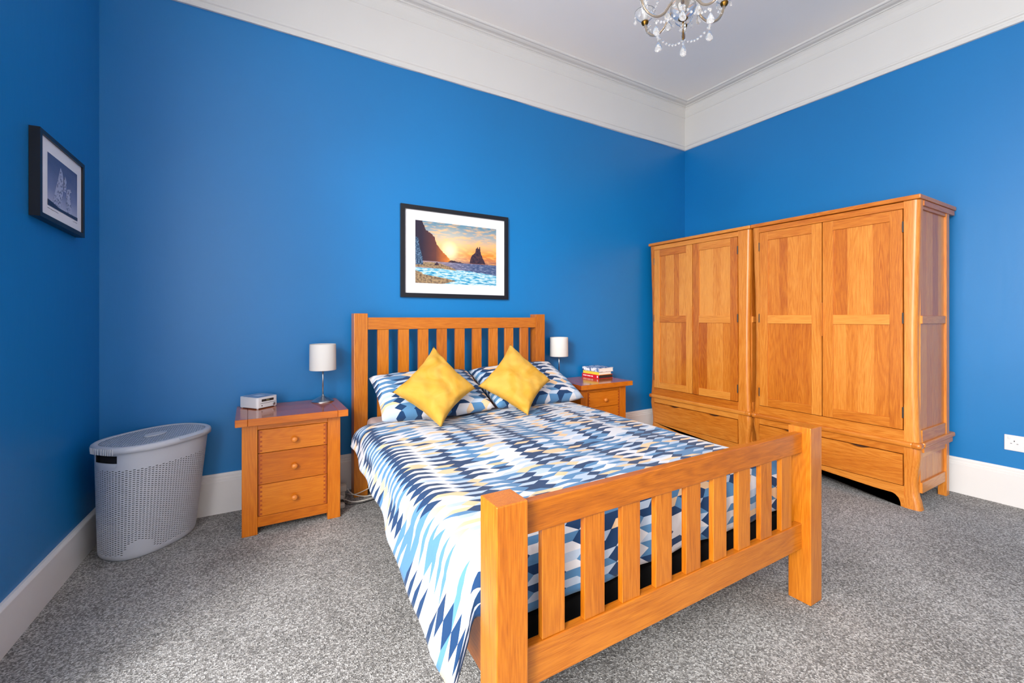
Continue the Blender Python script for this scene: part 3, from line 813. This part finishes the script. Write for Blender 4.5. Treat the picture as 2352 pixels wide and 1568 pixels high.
# ================================================================= LAUNDRY BASKET
BT = .80; BCX, BCY = -.437, 3.022
def oval(a, b, z, dx=0, dy=0, n=96, e=2.5, cx=BCX, cy=BCY):
    out = []
    for k in range(n):
        t = 2*pi*k/n
        x = a*math.copysign(abs(cos(t))**(2/e), cos(t)); y = b*math.copysign(abs(sin(t))**(2/e), sin(t))
        out.append((cx+dx+x*cos(BT)-y*sin(BT), cy+dy+x*sin(BT)+y*cos(BT), z))
    return out
bk = thing('laundry_basket', (BCX, BCY, 0), 'grey lidded plastic laundry basket with woven look slots in the room corner', 'laundry basket')
A1, B1 = .262, .193
def basket_body():
    NC = 92
    def at(theta, z):
        f = z/.55
        a = .212+(A1-.016-.212)*f; b = .152+(B1-.012-.152)*f
        e = 2.5; x = a*math.copysign(abs(cos(theta))**(2/e), cos(theta)); y = b*math.copysign(abs(sin(theta))**(2/e), sin(theta))
        dx, dy = -.026*(1-f), .014*(1-f)
        if z < .03:
            s = 1-.06*(1-z/.03)**2; x *= s; y *= s
        return (BCX+dx+x*cos(BT)-y*sin(BT), BCY+dy+x*sin(BT)+y*cos(BT), z)
    # even arc-length thetas
    dense = [2*pi*k/2000 for k in range(2001)]; acc = [0]
    for k in range(2000):
        p, q = at(dense[k], .4), at(dense[k+1], .4); acc.append(acc[-1]+math.dist(p, q))
    L = acc[-1]; th = []; k = 0
    for c in range(NC):
        for s in (0, .66):
            tgt = L*(c+s)/NC
            while acc[k+1] < tgt: k += 1
            th.append(dense[k]+(dense[k+1]-dense[k])*(tgt-acc[k])/(acc[k+1]-acc[k]))
    zs = [0, .008, .02, .034]; kinds = [None, None, None]
    z = .034; i = 0
    while z < .455:
        for kk, h in ((0, .0036), (-1, .0016), (1, .0036), (-1, .0016)):
            z += h; zs.append(z); kinds.append(kk)
    top0 = z
    zs += [top0+.01, .495, .532, .552]; kinds += [None, None, 'handle', None]
    M = len(th); V = [at(t, z) for z in zs for t in th]; F = []
    endang = pi                                     # the end turned to the camera
    for r in range(len(zs)-1):
        zm = (zs[r]+zs[r+1])/2
        for c in range(M):
            k = kinds[r]; slotcol = c % 2 == 0; ci = c//2
            hole = slotcol and k in (0, 1) and (ci % 2 == k)
            tc_ = th[c]
            if hole:
                # the plain corner shield low on the front
                p = at(tc_, zm); q = at(4.02, .04)
                if math.hypot(math.hypot(p[0]-q[0], p[1]-q[1]), (zm-.035)*1.0) < .062: hole = False
            if k == 'handle' and abs(tc_-pi) < .30: hole = True
            if hole: continue
            c2 = (c+1) % M
            F.append((r*M+c, r*M+c2, (r+1)*M+c2, (r+1)*M+c))
    F.append(tuple(range(M))[::-1])
    o = obj('body', V, F, BASKET, bk, True)
    sm = o.modifiers.new('wall', 'SOLIDIFY'); sm.thickness = .0022; sm.offset = -1
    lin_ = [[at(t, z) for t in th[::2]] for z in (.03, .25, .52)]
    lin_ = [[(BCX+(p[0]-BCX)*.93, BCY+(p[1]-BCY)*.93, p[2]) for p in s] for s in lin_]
    loft('slot_shade_wall', lin_, SLOTSHADE, bk, True, True)
    # added inner wall behind the shell, coloured dark so the slots look shaded
basket_body()
zl = .549
def ring(name, outer, inner, mat, smooth=True): return loft(name, outer+inner, mat, bk, smooth, False)
lip = [oval(A1-.004, B1-.004, zl-.004), oval(A1, B1, zl-.003), oval(A1+.001, B1+.001, zl+.012), oval(A1-.002, B1-.002, zl+.022), oval(A1-.010, B1-.010, zl+.028),
       oval(A1-.022, B1-.022, zl+.027), oval(A1-.027, B1-.027, zl+.024), oval(A1-.028, B1-.028, zl+.012)]
o = loft('lid_rim', lip, BASKET, bk, True, False)
pan = [oval(A1-.0295, B1-.0295, zl+.012), oval(A1-.0295, B1-.0295, zl+.022), oval(A1-.033, B1-.033, zl+.0245), oval(A1-.045, B1-.045, zl+.0245)]
pan += [oval((A1-.045)*k, (B1-.045)*k, zl+.0245) for k in (.8, .5)]
mp_ = loft('lid', pan, BASKETW, bk, True, True)
hp = [oval(.060, .034, zl+.0250, e=2), oval(.056, .030, zl+.0305, e=2), oval(.050, .026, zl+.0300, e=2), oval(.034, .016, zl+.0255, e=2)]
loft('finger_grip', hp, BASKET, bk, True, True)
# ribbed grip at the end of the rim, and the latch tab on the front edge
bm = bmesh.new()
for k in range(12):
    t = pi-.28+.56*k/11; e = 2.5
    x = (A1+.0022)*math.copysign(abs(cos(t))**(2/e), cos(t)); y = (B1+.0022)*math.copysign(abs(sin(t))**(2/e), sin(t))
    px, py = BCX+x*cos(BT)-y*sin(BT), BCY+x*sin(BT)+y*cos(BT)
    addbox(bm, px-.0022, px+.0022, py-.0022, py+.0022, zl-.008, zl+.021, .0008)
from_bm('grip_rib', bm, BASKET, bk)
def ovpt(t, a, b, e=2.5):
    x = a*math.copysign(abs(cos(t))**(2/e), cos(t)); y = b*math.copysign(abs(sin(t))**(2/e), sin(t))
    return (BCX+x*cos(BT)-y*sin(BT), BCY+x*sin(BT)+y*cos(BT))
ts = [3*pi/2-.05+.42*k/10 for k in range(11)]
V = []; F = []
for t in ts:
    for (g, z) in ((.0035, zl+.016), (.0075, zl+.0165), (.0075, zl+.0195), (-.012, zl+.029), (-.016, zl+.0275)):
        p = ovpt(t, A1+g, B1+g); V.append((p[0], p[1], z))
for i in range(10):
    for j in range(5): F.append((i*5+j, i*5+(j+1) % 5, (i+1)*5+(j+1) % 5, (i+1)*5+j))
F += [(0, 1, 2, 3, 4), (50, 51, 52, 53, 54)]
obj('latch_tab', V, F, BASKET, bk)

# ================================================================= PICTURES
def flat(name, polys, mats, fm, place, parent, step=.00025):
    """flat printed shapes (u,v in metres), each a hair in front of the last"""
    V, F = [], []
    for k, p in enumerate(polys):
        b = len(V); V += [place(u, v, k*step) for u, v in p]; F.append(tuple(range(b, b+len(p))))
    me = bpy.data.meshes.new(name); off = rootof(parent)
    me.from_pydata([tuple(Vector(v)-off) for v in V], [], F); me.update()
    for m_ in mats: me.materials.append(m_)
    me.polygons.foreach_set('material_index', fm)
    l = me.uv_layers.new(name='UVMap')
    UVs = [q for p in polys for q in p]
    for p in me.polygons:
        for li in p.loop_indices: l.data[li].uv = UVs[me.loops[li].vertex_index]
    o = bpy.data.objects.new(name, me); C.objects.link(o); o.parent = parent; return o
def uvmat(name, build, rough=.35):
    m, t, b = newmat(name); uv = N(t, 'ShaderNodeUVMap'); s = N(t, 'ShaderNodeSeparateXYZ', ins={0: uv.outputs[0]})
    t.links.new(build(t, uv.outputs[0], s.outputs[0], s.outputs[1]), b.inputs['Base Color']); b.inputs['Roughness'].default_value = rough
    b.inputs['Specular IOR Level'].default_value = .3
    return m
def maprange(t, v, a, b): return N(t, 'ShaderNodeMapRange', ins={0: v, 1: a, 2: b}).outputs[0]
def sky(t, uv, u, v):
    base = ramp(t, maprange(t, v, .18, .48), [(0, rgb(150, 100, 90)), (.22, rgb(226, 132, 50)), (.45, rgb(224, 176, 124)), (.7, rgb(156, 164, 168)), (1, rgb(84, 132, 158))])
    d = N(t, 'ShaderNodeVectorMath', operation='DISTANCE', ins={0: uv, 1: (.28, .265, 0)}).outputs[1]
    g = ramp(t, maprange(t, d, 0, .26), [(0, (1, 1, 1, 1)), (.10, (.9, .9, .9, 1)), (.32, (.22, .22, .22, 1)), (.8, (0, 0, 0, 1))])
    n = N(t, 'ShaderNodeTexNoise', ins={'Vector': N(t, 'ShaderNodeMapping', ins={'Vector': uv, 'Scale': (1, 3.5, 1)}).outputs[0], 'Scale': 14, 'Detail': 5}).outputs[0]
    cl = ramp(t, n, [(.48, (0, 0, 0, 1)), (.62, (1, 1, 1, 1))])
    base = mix(t, Mt(t, 'MULTIPLY', cl, .5), base, rgb(255, 190, 100))
    return mix(t, g, base, rgb(255, 238, 190))
def sea(t, uv, u, v):
    n = N(t, 'ShaderNodeTexNoise', ins={'Vector': N(t, 'ShaderNodeMapping', ins={'Vector': uv, 'Scale': (1, 5, 1)}).outputs[0], 'Scale': 26, 'Detail': 6, 'Roughness': .7}).outputs[0]
    a = ramp(t, n, [(.38, rgb(44, 58, 92)), (.52, rgb(80, 96, 136)), (.68, rgb(190, 190, 205))])
    glow = ramp(t, maprange(t, u, .1, .5), [(0, rgb(230, 180, 150)), (.5, rgb(150, 130, 140)), (1, rgb(60, 80, 120))])
    return mix(t, .35, a, glow)
def foam(t, uv, u, v):
    n = N(t, 'ShaderNodeTexNoise', ins={'Vector': N(t, 'ShaderNodeMapping', ins={'Vector': uv, 'Rotation': (0, 0, .12), 'Scale': (1, 5, 1)}).outputs[0], 'Scale': 18, 'Detail': 6, 'Roughness': .6}).outputs[0]
    return ramp(t, n, [(.36, rgb(24, 120, 168)), (.48, rgb(100, 178, 206)), (.56, rgb(204, 218, 228)), (.7, rgb(130, 188, 212))])
def sand(t, uv, u, v):
    n = N(t, 'ShaderNodeTexNoise', ins={'Vector': uv, 'Scale': 60, 'Detail': 5}).outputs[0]
    return ramp(t, n, [(.35, rgb(96, 80, 70)), (.65, rgb(170, 144, 108))])
def cliff(t, uv, u, v):
    n = N(t, 'ShaderNodeTexNoise', ins={'Vector': uv, 'Scale': 30, 'Detail': 5}).outputs[0]
    a = ramp(t, maprange(t, u, .05, .30), [(0, rgb(40, 38, 58)), (.45, rgb(104, 62, 56)), (.8, rgb(214, 120, 50)), (1, rgb(250, 170, 70))])
    return mix(t, Mt(t, 'MULTIPLY', n, .5), a, rgb(60, 44, 50))
def rock(t, uv, u, v):
    n = N(t, 'ShaderNodeTexNoise', ins={'Vector': uv, 'Scale': 50, 'Detail': 4}).outputs[0]
    return ramp(t, n, [(.35, rgb(34, 32, 52)), (.7, rgb(84, 58, 62))])
def bluerock(t, uv, u, v):
    n = N(t, 'ShaderNodeTexNoise', ins={'Vector': uv, 'Scale': 90, 'Detail': 4}).outputs[0]
    return ramp(t, n, [(.4, rgb(18, 44, 74)), (.75, rgb(120, 150, 180))])
GL = [uvmat(n_, f_) for n_, f_ in (('print_sky', sky), ('print_sea', sea), ('print_foam', foam), ('print_sand', sand), ('print_cliff', cliff), ('print_rock', rock), ('print_blue_rock', bluerock))]
p1 = thing('framed_picture', (1.428, YB-.02, 1.36), 'landscape seaside sunset print in a slim black frame above the headboard', 'picture')
fx0, fx1, fz0, fz1 = .965, 1.890, 1.358, 2.056
yf = YB-.024
def frame_bars(parent, P, w, h, fw, d, mat, bev=.0015):
    """four mitred bars in a local (u, v, n) frame given by P(u, v, n)"""
    cs = [((0, 0), (w, 0), (w-fw, fw), (fw, fw)), ((w, 0), (w, h), (w-fw, h-fw), (w-fw, fw)), ((w, h), (0, h), (fw, h-fw), (w-fw, h-fw)), ((0, h), (0, 0), (fw, fw), (fw, h-fw))]
    for c in cs:
        V = [P(u, v, 0) for u, v in c]+[P(u, v, d) for u, v in c]
        obj('frame_bar', V, [(3, 2, 1, 0), (4, 5, 6, 7), (0, 1, 5, 4), (1, 2, 6, 5), (2, 3, 7, 6), (3, 0, 4, 7)], mat, parent)
P1 = lambda u, v, n: (fx0+u, YB-.001-n, fz0+v)
w1, h1 = fx1-fx0, fz1-fz0
frame_bars(p1, P1, w1, h1, .033, .024, BLACKF)
V = [P1(u, v, .010) for u, v in ((.03, .03), (w1-.03, .03), (w1-.03, h1-.03), (.03, h1-.03))]+[P1(u, v, .004) for u, v in ((.03, .03), (w1-.03, .03), (w1-.03, h1-.03), (.03, h1-.03))]
obj('mount', V, [(0, 1, 2, 3), (7, 6, 5, 4), (0, 4, 5, 1), (1, 5, 6, 2), (2, 6, 7, 3), (3, 7, 4, 0)], MATB, p1)
pu, pv = 1.080-fx0, 1.469-fz0                    # print origin; size .70 x .478
pw, ph = .700, .478
PP = lambda u, v, n: P1(pu+u, pv+v, .0104+n)
hz = .172
random.seed(3)
def rough(pts, amp, k=5):
    out = []
    for (a, b) in zip(pts, pts[1:]):
        for i in range(k):
            t = i/k; out.append((a[0]+(b[0]-a[0])*t+random.uniform(-amp, amp), a[1]+(b[1]-a[1])*t+random.uniform(-amp, amp)))
    return out+[pts[-1]]
cl_ = lambda ps: [(min(max(u, 0), pw), min(max(v, 0), ph)) for u, v in ps]
polys = [[(0, hz-.004), (pw, hz-.004), (pw, ph), (0, ph)],
         [(0, 0), (pw, 0), (pw, hz), (0, hz)],
         cl_([(0, hz)]+[(.055, hz)]+rough([(.30, hz), (.275, .20), (.24, .235), (.205, .262), (.165, .32), (.155, .355), (.12, .39), (.085, .408), (.07, .435), (.055, ph)], .0035)+[(0, ph)]),
         cl_(rough([(.455, hz+.003), (.462, .215), (.475, .243), (.502, .262), (.510, .296), (.520, .306), (.526, .318), (.531, .300), (.538, .300), (.541, .318), (.548, .314), (.550, .285), (.556, .262), (.572, .225), (.594, .185), (.598, hz+.003)], .0018, 3)),
         cl_([(.27, hz)]+rough([(.27, .180), (.30, .188), (.33, .186), (.36, .180), (.405, .172)], .003, 4)),
         cl_([(0, 0)]+[(pw, 0), (pw, .085)]+rough([(pw, .085), (.55, .100), (.42, .112), (.30, .118), (.15, .118), (0, .118)], .003)),
         cl_([(.05, .160)]+rough([(.05, .160), (.12, .165), (.20, .158), (.30, .130), (.345, .108)], .001)+[(.22, .118), (.12, .122), (0, .124), (0, .150)]),
         cl_([(0, 0)]+[(.215, 0)]+rough([(.215, 0), (.30, .018), (.33, .026), (.26, .042), (.16, .056), (.06, .068)], .0015)+[(.05, .082), (0, .096)]),
         cl_(rough([(0, .138), (.03, .142), (.062, .140), (.058, .19), (.045, .23), (.03, .29), (.022, .345)], .003)+[(0, .35)]),
         cl_([(.148, .142), (.19, .142), (.185, .158), (.172, .168)])]
fm = [0, 1, 4, 5, 5, 2, 3, 3, 6, 5]
flat('print', polys, GL, fm, PP, p1)

# second picture on the left wall, a little tilted
p2 = thing('framed_picture', (XL(2.72), 2.72, 1.78), 'small blue grey print of pointed towers in a deep black frame above the basket', 'picture')
ang = math.atan(.0564)
p2.rotation_euler = (0, 0, 0)
wdir = Vector((sin(ang), cos(ang), 0)); ndir = Vector((cos(ang), -sin(ang), 0))
w2, h2 = .450, .358; tl = -.040
base2 = Vector((XL(2.493), 2.493, 1.612))
def P2(u, v, n):
    uu = u*cos(tl)-v*sin(tl)*.0; vv = v+u*math.tan(tl)
    return tuple(base2+wdir*uu+Vector((0, 0, vv))+ndir*(n+.001))
frame_bars(p2, P2, w2, h2, .019, .034, BLACKF)
V = [P2(u, v, .026) for u, v in ((.015, .015), (w2-.015, .015), (w2-.015, h2-.015), (.015, h2-.015))]+[P2(u, v, .004) for u, v in ((.015, .015), (w2-.015, .015), (w2-.015, h2-.015), (.015, h2-.015))]
obj('mount', V, [(0, 1, 2, 3), (7, 6, 5, 4), (0, 4, 5, 1), (1, 5, 6, 2), (2, 6, 7, 3), (3, 7, 4, 0)], MATB, p2)
def s2(t, uv, u, v):
    n = N(t, 'ShaderNodeTexNoise', ins={'Vector': N(t, 'ShaderNodeMapping', ins={'Vector': uv, 'Scale': (1, 2, 1)}).outputs[0], 'Scale': 12, 'Detail': 4}).outputs[0]
    a = ramp(t, maprange(t, v, 0, .22), [(0, rgb(200, 202, 220)), (.35, rgb(120, 130, 168)), (.8, rgb(58, 76, 118)), (1, rgb(44, 62, 104))])
    return mix(t, Mt(t, 'MULTIPLY', n, .35), a, rgb(150, 158, 190))
def t2(t, uv, u, v):
    n = N(t, 'ShaderNodeTexVoronoi', ins={'Vector': uv, 'Scale': 90}).outputs[0]
    return ramp(t, n, [(.1, rgb(64, 78, 116)), (.6, rgb(176, 182, 206))])
def g2(t, uv, u, v): return ramp(t, N(t, 'ShaderNodeTexNoise', ins={'Vector': uv, 'Scale': 80}).outputs[0], [(.3, rgb(26, 32, 56)), (.8, rgb(60, 68, 100))])
M2 = [uvmat('tower_sky', s2), uvmat('tower_face', t2), uvmat('tower_ground', g2)]
q0u, q0v, qw, qh = .083, .066, .300, .222
PQ = lambda u, v, n: P2(q0u+u, q0v+v, .0264+n)
polys = [[(0, 0), (qw, 0), (qw, qh), (0, qh)],
         [(.04, .012), (.125, .012), (.145, .09), (.150, .15), (.140, .178), (.122, .196), (.112, .170), (.09, .12)],
         [(.175, .012), (.245, .012), (.225, .07), (.215, .11), (.235, .118), (.222, .128), (.185, .118), (.178, .07)],
         [(.150, .10), (.175, .10), (.180, .15), (.168, .172), (.155, .15)],
         [(0, 0), (qw, 0), (qw, .016), (.20, .013), (.10, .012), (.04, .022), (0, .026)]]
flat('print', polys, M2, [0, 1, 1, 1, 2], PQ, p2, .0003)
# hand written caption strokes under the print
INK = plain('pencil_grey', rgb(120, 118, 126), .8)
V, F = [], []
random.seed(5)
for (u0, u1) in ((.083, .185), (.335, .378)):
    u = u0
    while u < u1:
        w_ = random.uniform(.003, .008); v = .053+random.uniform(-.001, .001); b = len(V)
        V += [P2(u, v, .0264), P2(u+w_, v+.001, .0264), P2(u+w_, v+.0035, .0264), P2(u, v+.003, .0264)]; F.append((b, b+1, b+2, b+3)); u += w_+.002
obj('caption', V, F, INK, p2)

# ================================================================= SOCKET, PLUGS, CABLES
s_ = thing('double_socket', (XR, .737, .40), 'white double wall socket above the skirting past the end of the wardrobes', 'socket')
box('faceplate', XR-.009, XR+.001, .654, .819, .352, .451, PLASTIC, s_, .003, 2)
for yc_ in (.775, .698):
    for (dy, dz, hh, ww) in ((-.0, .012, .007, .003), (.0135, -.004, .003, .0055), (-.0135, -.004, .003, .0055)):
        box('pin_hole', XR-.0096, XR-.0085, yc_+dy-ww/2-.001, yc_+dy+ww/2+.001, .402+dz-hh/2, .402+dz+hh/2, BLACKP, s_, .0004)
    box('rocker_switch', XR-.0125, XR-.008, yc_+.022-.044*(yc_ < .72)-.006, yc_+.022-.044*(yc_ < .72)+.006, .425, .442, PLASTIC, s_, .0015)
ex = thing('extension_lead', (.52, 3.11, 0), 'white extension lead with trailing cables on the carpet between cabinet and headboard', 'extension lead')
box('block', .478, .556, 3.085, 3.14, .045, .088, CABLE, ex, .006, 2)
box('block_base', .480, .548, 3.09, 3.135, 0, .045, CABLE, ex, .005, 2)
tube('cable', spline([(.556, 3.11, .062), (.59, 3.06, .030), (.66, 3.03, .012), (.74, 3.03, .012), (.82, 3.04, .02)], 6), .0035, CABLE, ex)
tube('cable', spline([(.556, 3.12, .020), (.60, 3.05, .03), (.67, 3.04, .05), (.75, 3.04, .08)], 6), .003, CABLE, ex)
pl = thing('plug_adapter', (.50, 3.02, 0), 'white plug with a curved cable lying in front of the extension lead', 'plug')
box('plug_body', .478, .530, 3.030, 3.066, 0, .040, CABLE, pl, .008, 3)
tube('cable', spline([(.528, 3.04, .018), (.575, 2.99, .007), (.65, 2.98, .006), (.73, 3.0, .007), (.82, 3.03, .01)], 6), .0038, CABLE, pl)
p3 = thing('charger_plug', (.49, 2.945, 0), 'white charger block lying closest to the cabinet leg', 'plug')
bm = bmesh.new(); addbox(bm, .476, .518, 2.930, 2.965, 0, .032, .008, 3); from_bm('charger_body', bm, CABLE, p3)
p4 = thing('black_adapter', (.48, 2.985, 0), 'black power adapter lying among the white plugs', 'plug')
bm = bmesh.new(); addbox(bm, .476, .520, 2.970, 3.002, 0, .036, .010, 3); from_bm('adapter_body', bm, BLACKP, p4)
tube('cable', spline([(.518, 2.985, .012), (.55, 2.965, .004), (.60, 2.95, .004), (.66, 2.955, .004), (.72, 2.97, .004)], 6), .003, BLACKP, p4)

# ================================================================= CHANDELIER
CX, CY = 1.71, 1.336
ch = thing('chandelier', (CX, CY, ZC), 'glass and brass candle style chandelier with crystal drops hanging from the ceiling', 'chandelier')
lathe('ceiling_cup', [(.001, ZC), (.055, ZC), (.055, ZC-.01), (.035, ZC-.035), (.012, ZC-.05), (.004, ZC-.055)], CX, CY, BRASS, ch, 24)
lathe('stem', [(.005, ZC-.05), (.005, 2.60)], CX, CY, BRASS, ch, 10)
for (z, r) in ((3.15, .03), (3.02, .045), (2.90, .03), (2.80, .05)):
    lathe('stem_globe', [(.006, z+r), (r*.5, z+r*.85), (r*.86, z+r*.5), (r, z), (r*.86, z-r*.5), (r*.5, z-r*.85), (.006, z-r)], CX, CY, GLASS, ch, 20)
lathe('centre_bowl', [(.001, 2.573), (.018, 2.574), (.036, 2.582), (.050, 2.600), (.056, 2.622), (.057, 2.646), (.053, 2.646), (.046, 2.622), (.03, 2.60), (.001, 2.588)], CX, CY, GLASS, ch, 28)
lathe('hub', [(.001, 2.60), (.014, 2.605), (.026, 2.63), (.026, 2.665), (.014, 2.68), (.006, 2.70)], CX, CY, BRASS, ch, 20)
# fluted brass rosette and finial under the bowl
secs = [[(CX+r*(1+.10*cos(12*2*pi*j/72))*cos(2*pi*j/72), CY+r*(1+.10*cos(12*2*pi*j/72))*sin(2*pi*j/72), z) for j in range(72)] for r, z in ((.020, 2.578), (.019, 2.572), (.012, 2.568), (.005, 2.566))]
loft('rosette', secs, BRASS, ch)
lathe('finial_rod', [(.004, 2.568), (.0045, 2.55), (.003, 2.546), (.0028, 2.486), (.004, 2.482), (.001, 2.476)], CX, CY, BRASS, ch, 10)
for z in (2.545, 2.530):
    lathe('glass_bead', [(.001, z+.009), (.010, z+.004), (.012, z-.002), (.008, z-.008), (.001, z-.010)], CX, CY, GLASS, ch, 12)
def drop(name, x, y, ztop, h, w, parent, rot=0):
    """flattened pear shaped crystal, tip up"""
    prof = [(.0005, 0), (.12, .10), (.30, .28), (.46, .52), (.50, .70), (.42, .87), (.22, .97), (.001, 1)]
    secs = []
    for r, t in prof:
        s = []
        for j in range(12):
            a = 2*pi*j/12; px = r*w*cos(a); py = r*w*.45*sin(a)
            s.append((x+px*cos(rot)-py*sin(rot), y+px*sin(rot)+py*cos(rot), ztop-t*h))
        secs.append(s)
    return loft(name, secs, GLASS, parent, smooth=False)
def bead(bm, p, r):
    g = bmesh.ops.create_icosphere(bm, subdivisions=1, radius=r)
    for v in g['verts']: v.co = Vector((v.co.x, v.co.y, v.co.z*1.25))+Vector(p)
drop('crystal_drop', CX, CY, 2.451, .051, .030, ch, -YAW); drop('crystal_bead', CX, CY, 2.468, .014, .012, ch)
# bead_chain: strings of beads
def chain(name, p, q, sag, n, r=.0052):
    bm = bmesh.new()
    for k in range(n):
        t = (k+.5)/n
        bead(bm, (p[0]+(q[0]-p[0])*t, p[1]+(q[1]-p[1])*t, p[2]+(q[2]-p[2])*t-sag*4*t*(1-t)), r)
    o = from_bm(name, bm, GLASS, ch); tag(o, kind='stuff'); return o
fwd = pi/2-YAW; lat = -YAW
angs = [8, 68, 128, 188, 248, 308]
lows, cups = [], []
for k, A in enumerate(angs):
    a = lat+radians(A)          # angle measured from the camera's right, towards depth
    d = Vector((cos(a), sin(a), 0)); c0 = Vector((CX, CY, 0))
    pts = [c0+d*.024+Vector((0, 0, 2.650)), c0+d*.045+Vector((0, 0, 2.652)), c0+d*.068+Vector((0, 0, 2.625)), c0+d*.095+Vector((0, 0, 2.588)),
           c0+d*.130+Vector((0, 0, 2.572)), c0+d*.165+Vector((0, 0, 2.583)), c0+d*.190+Vector((0, 0, 2.612)), c0+d*.203+Vector((0, 0, 2.650))]
    sp = spline(pts, 5)
    arm = tube('arm', sp, .0085, GLASS, ch, 12)
    tube('arm_core', sp, .0035, BRASS, arm, 8)
    ex_, ey_ = CX+d.x*.205, CY+d.y*.205
    cup = loft('candle_cup', [[(ex_+r*(1+.08*cos(20*pi*j/20))*cos(2*pi*j/40), ey_+r*(1+.08*cos(20*pi*j/20))*sin(2*pi*j/40), z) for j in range(40)] for r, z in ((.004, 2.640), (.006, 2.650), (.012, 2.655), (.016, 2.664), (.016, 2.670), (.008, 2.672))], BRASS, arm)
    lathe('drip_dish', [(.010, 2.672), (.022, 2.676), (.038, 2.690), (.048, 2.712), (.050, 2.716), (.046, 2.714), (.036, 2.694), (.021, 2.680), (.010, 2.677)], ex_, ey_, GLASS, arm, 32, cap=False)
    lathe('candle_tube', [(.0105, 2.674), (.0125, 2.69), (.0125, 2.765), (.010, 2.768)], ex_, ey_, CANDLE, arm, 16)
    lathe('candle_bulb', [(.006, 2.768), (.013, 2.79), (.015, 2.805), (.010, 2.83), (.004, 2.85), (.0005, 2.862)], ex_, ey_, GLASS, arm, 14)
    low = c0+d*.130+Vector((0, 0, 2.562)); lows.append(low); cups.append(Vector((ex_, ey_, 2.66)))
    drop('crystal_bead', low.x, low.y, low.z-.006, .020, .013, arm, a)
    drop('crystal_drop', low.x, low.y, low.z-.029, .050, .034, arm, -YAW+.5*sin(k*2.3))
    inn = c0+d*.075+Vector((0, 0, 2.604))
    drop('crystal_drop', inn.x, inn.y, inn.z, .048, .034, arm, -YAW+.6*cos(k*1.7))
    # scalloped clusters where the arm meets the cup
    bm = bmesh.new()
    for m_ in range(7):
        p = c0+d*(.178+.004*(m_ % 3))+Vector((0, 0, 2.598+.007*m_)); bead(bm, p+Vector((.006*cos(m_*2.1), .006*sin(m_*2.1), 0)), .0052)
    tag(from_bm('crystal_cluster', bm, GLASS, arm), kind='stuff')
    for m_ in range(5):
        b_ = a+2*pi*m_/5+.4; px, py = ex_+.048*cos(b_), ey_+.048*sin(b_)
        drop('crystal_bead', px, py, 2.712, .014, .011, arm, b_); drop('crystal_drop', px, py, 2.697, .028, .016, arm, -YAW+.4*m_)
for k in range(6):
    p, q = lows[k], lows[(k+1) % 6]
    chain('bead_chain', p-Vector((0, 0, .006)), q-Vector((0, 0, .006)), .034, 8, .0058)
    t_ = Vector((CX+.03*cos(lat+radians(angs[k])), CY+.03*sin(lat+radians(angs[k])), 2.98))
    chain('bead_chain', t_, cups[k]+Vector((-.03*cos(lat+radians(angs[k])), -.03*sin(lat+radians(angs[k])), .02)), .05, 16, .0062)
lathe('crown_dish', [(.006, 2.99), (.03, 2.985), (.055, 3.0), (.056, 3.004), (.03, 2.992), (.006, 2.996)], CX, CY, GLASS, ch, 24)
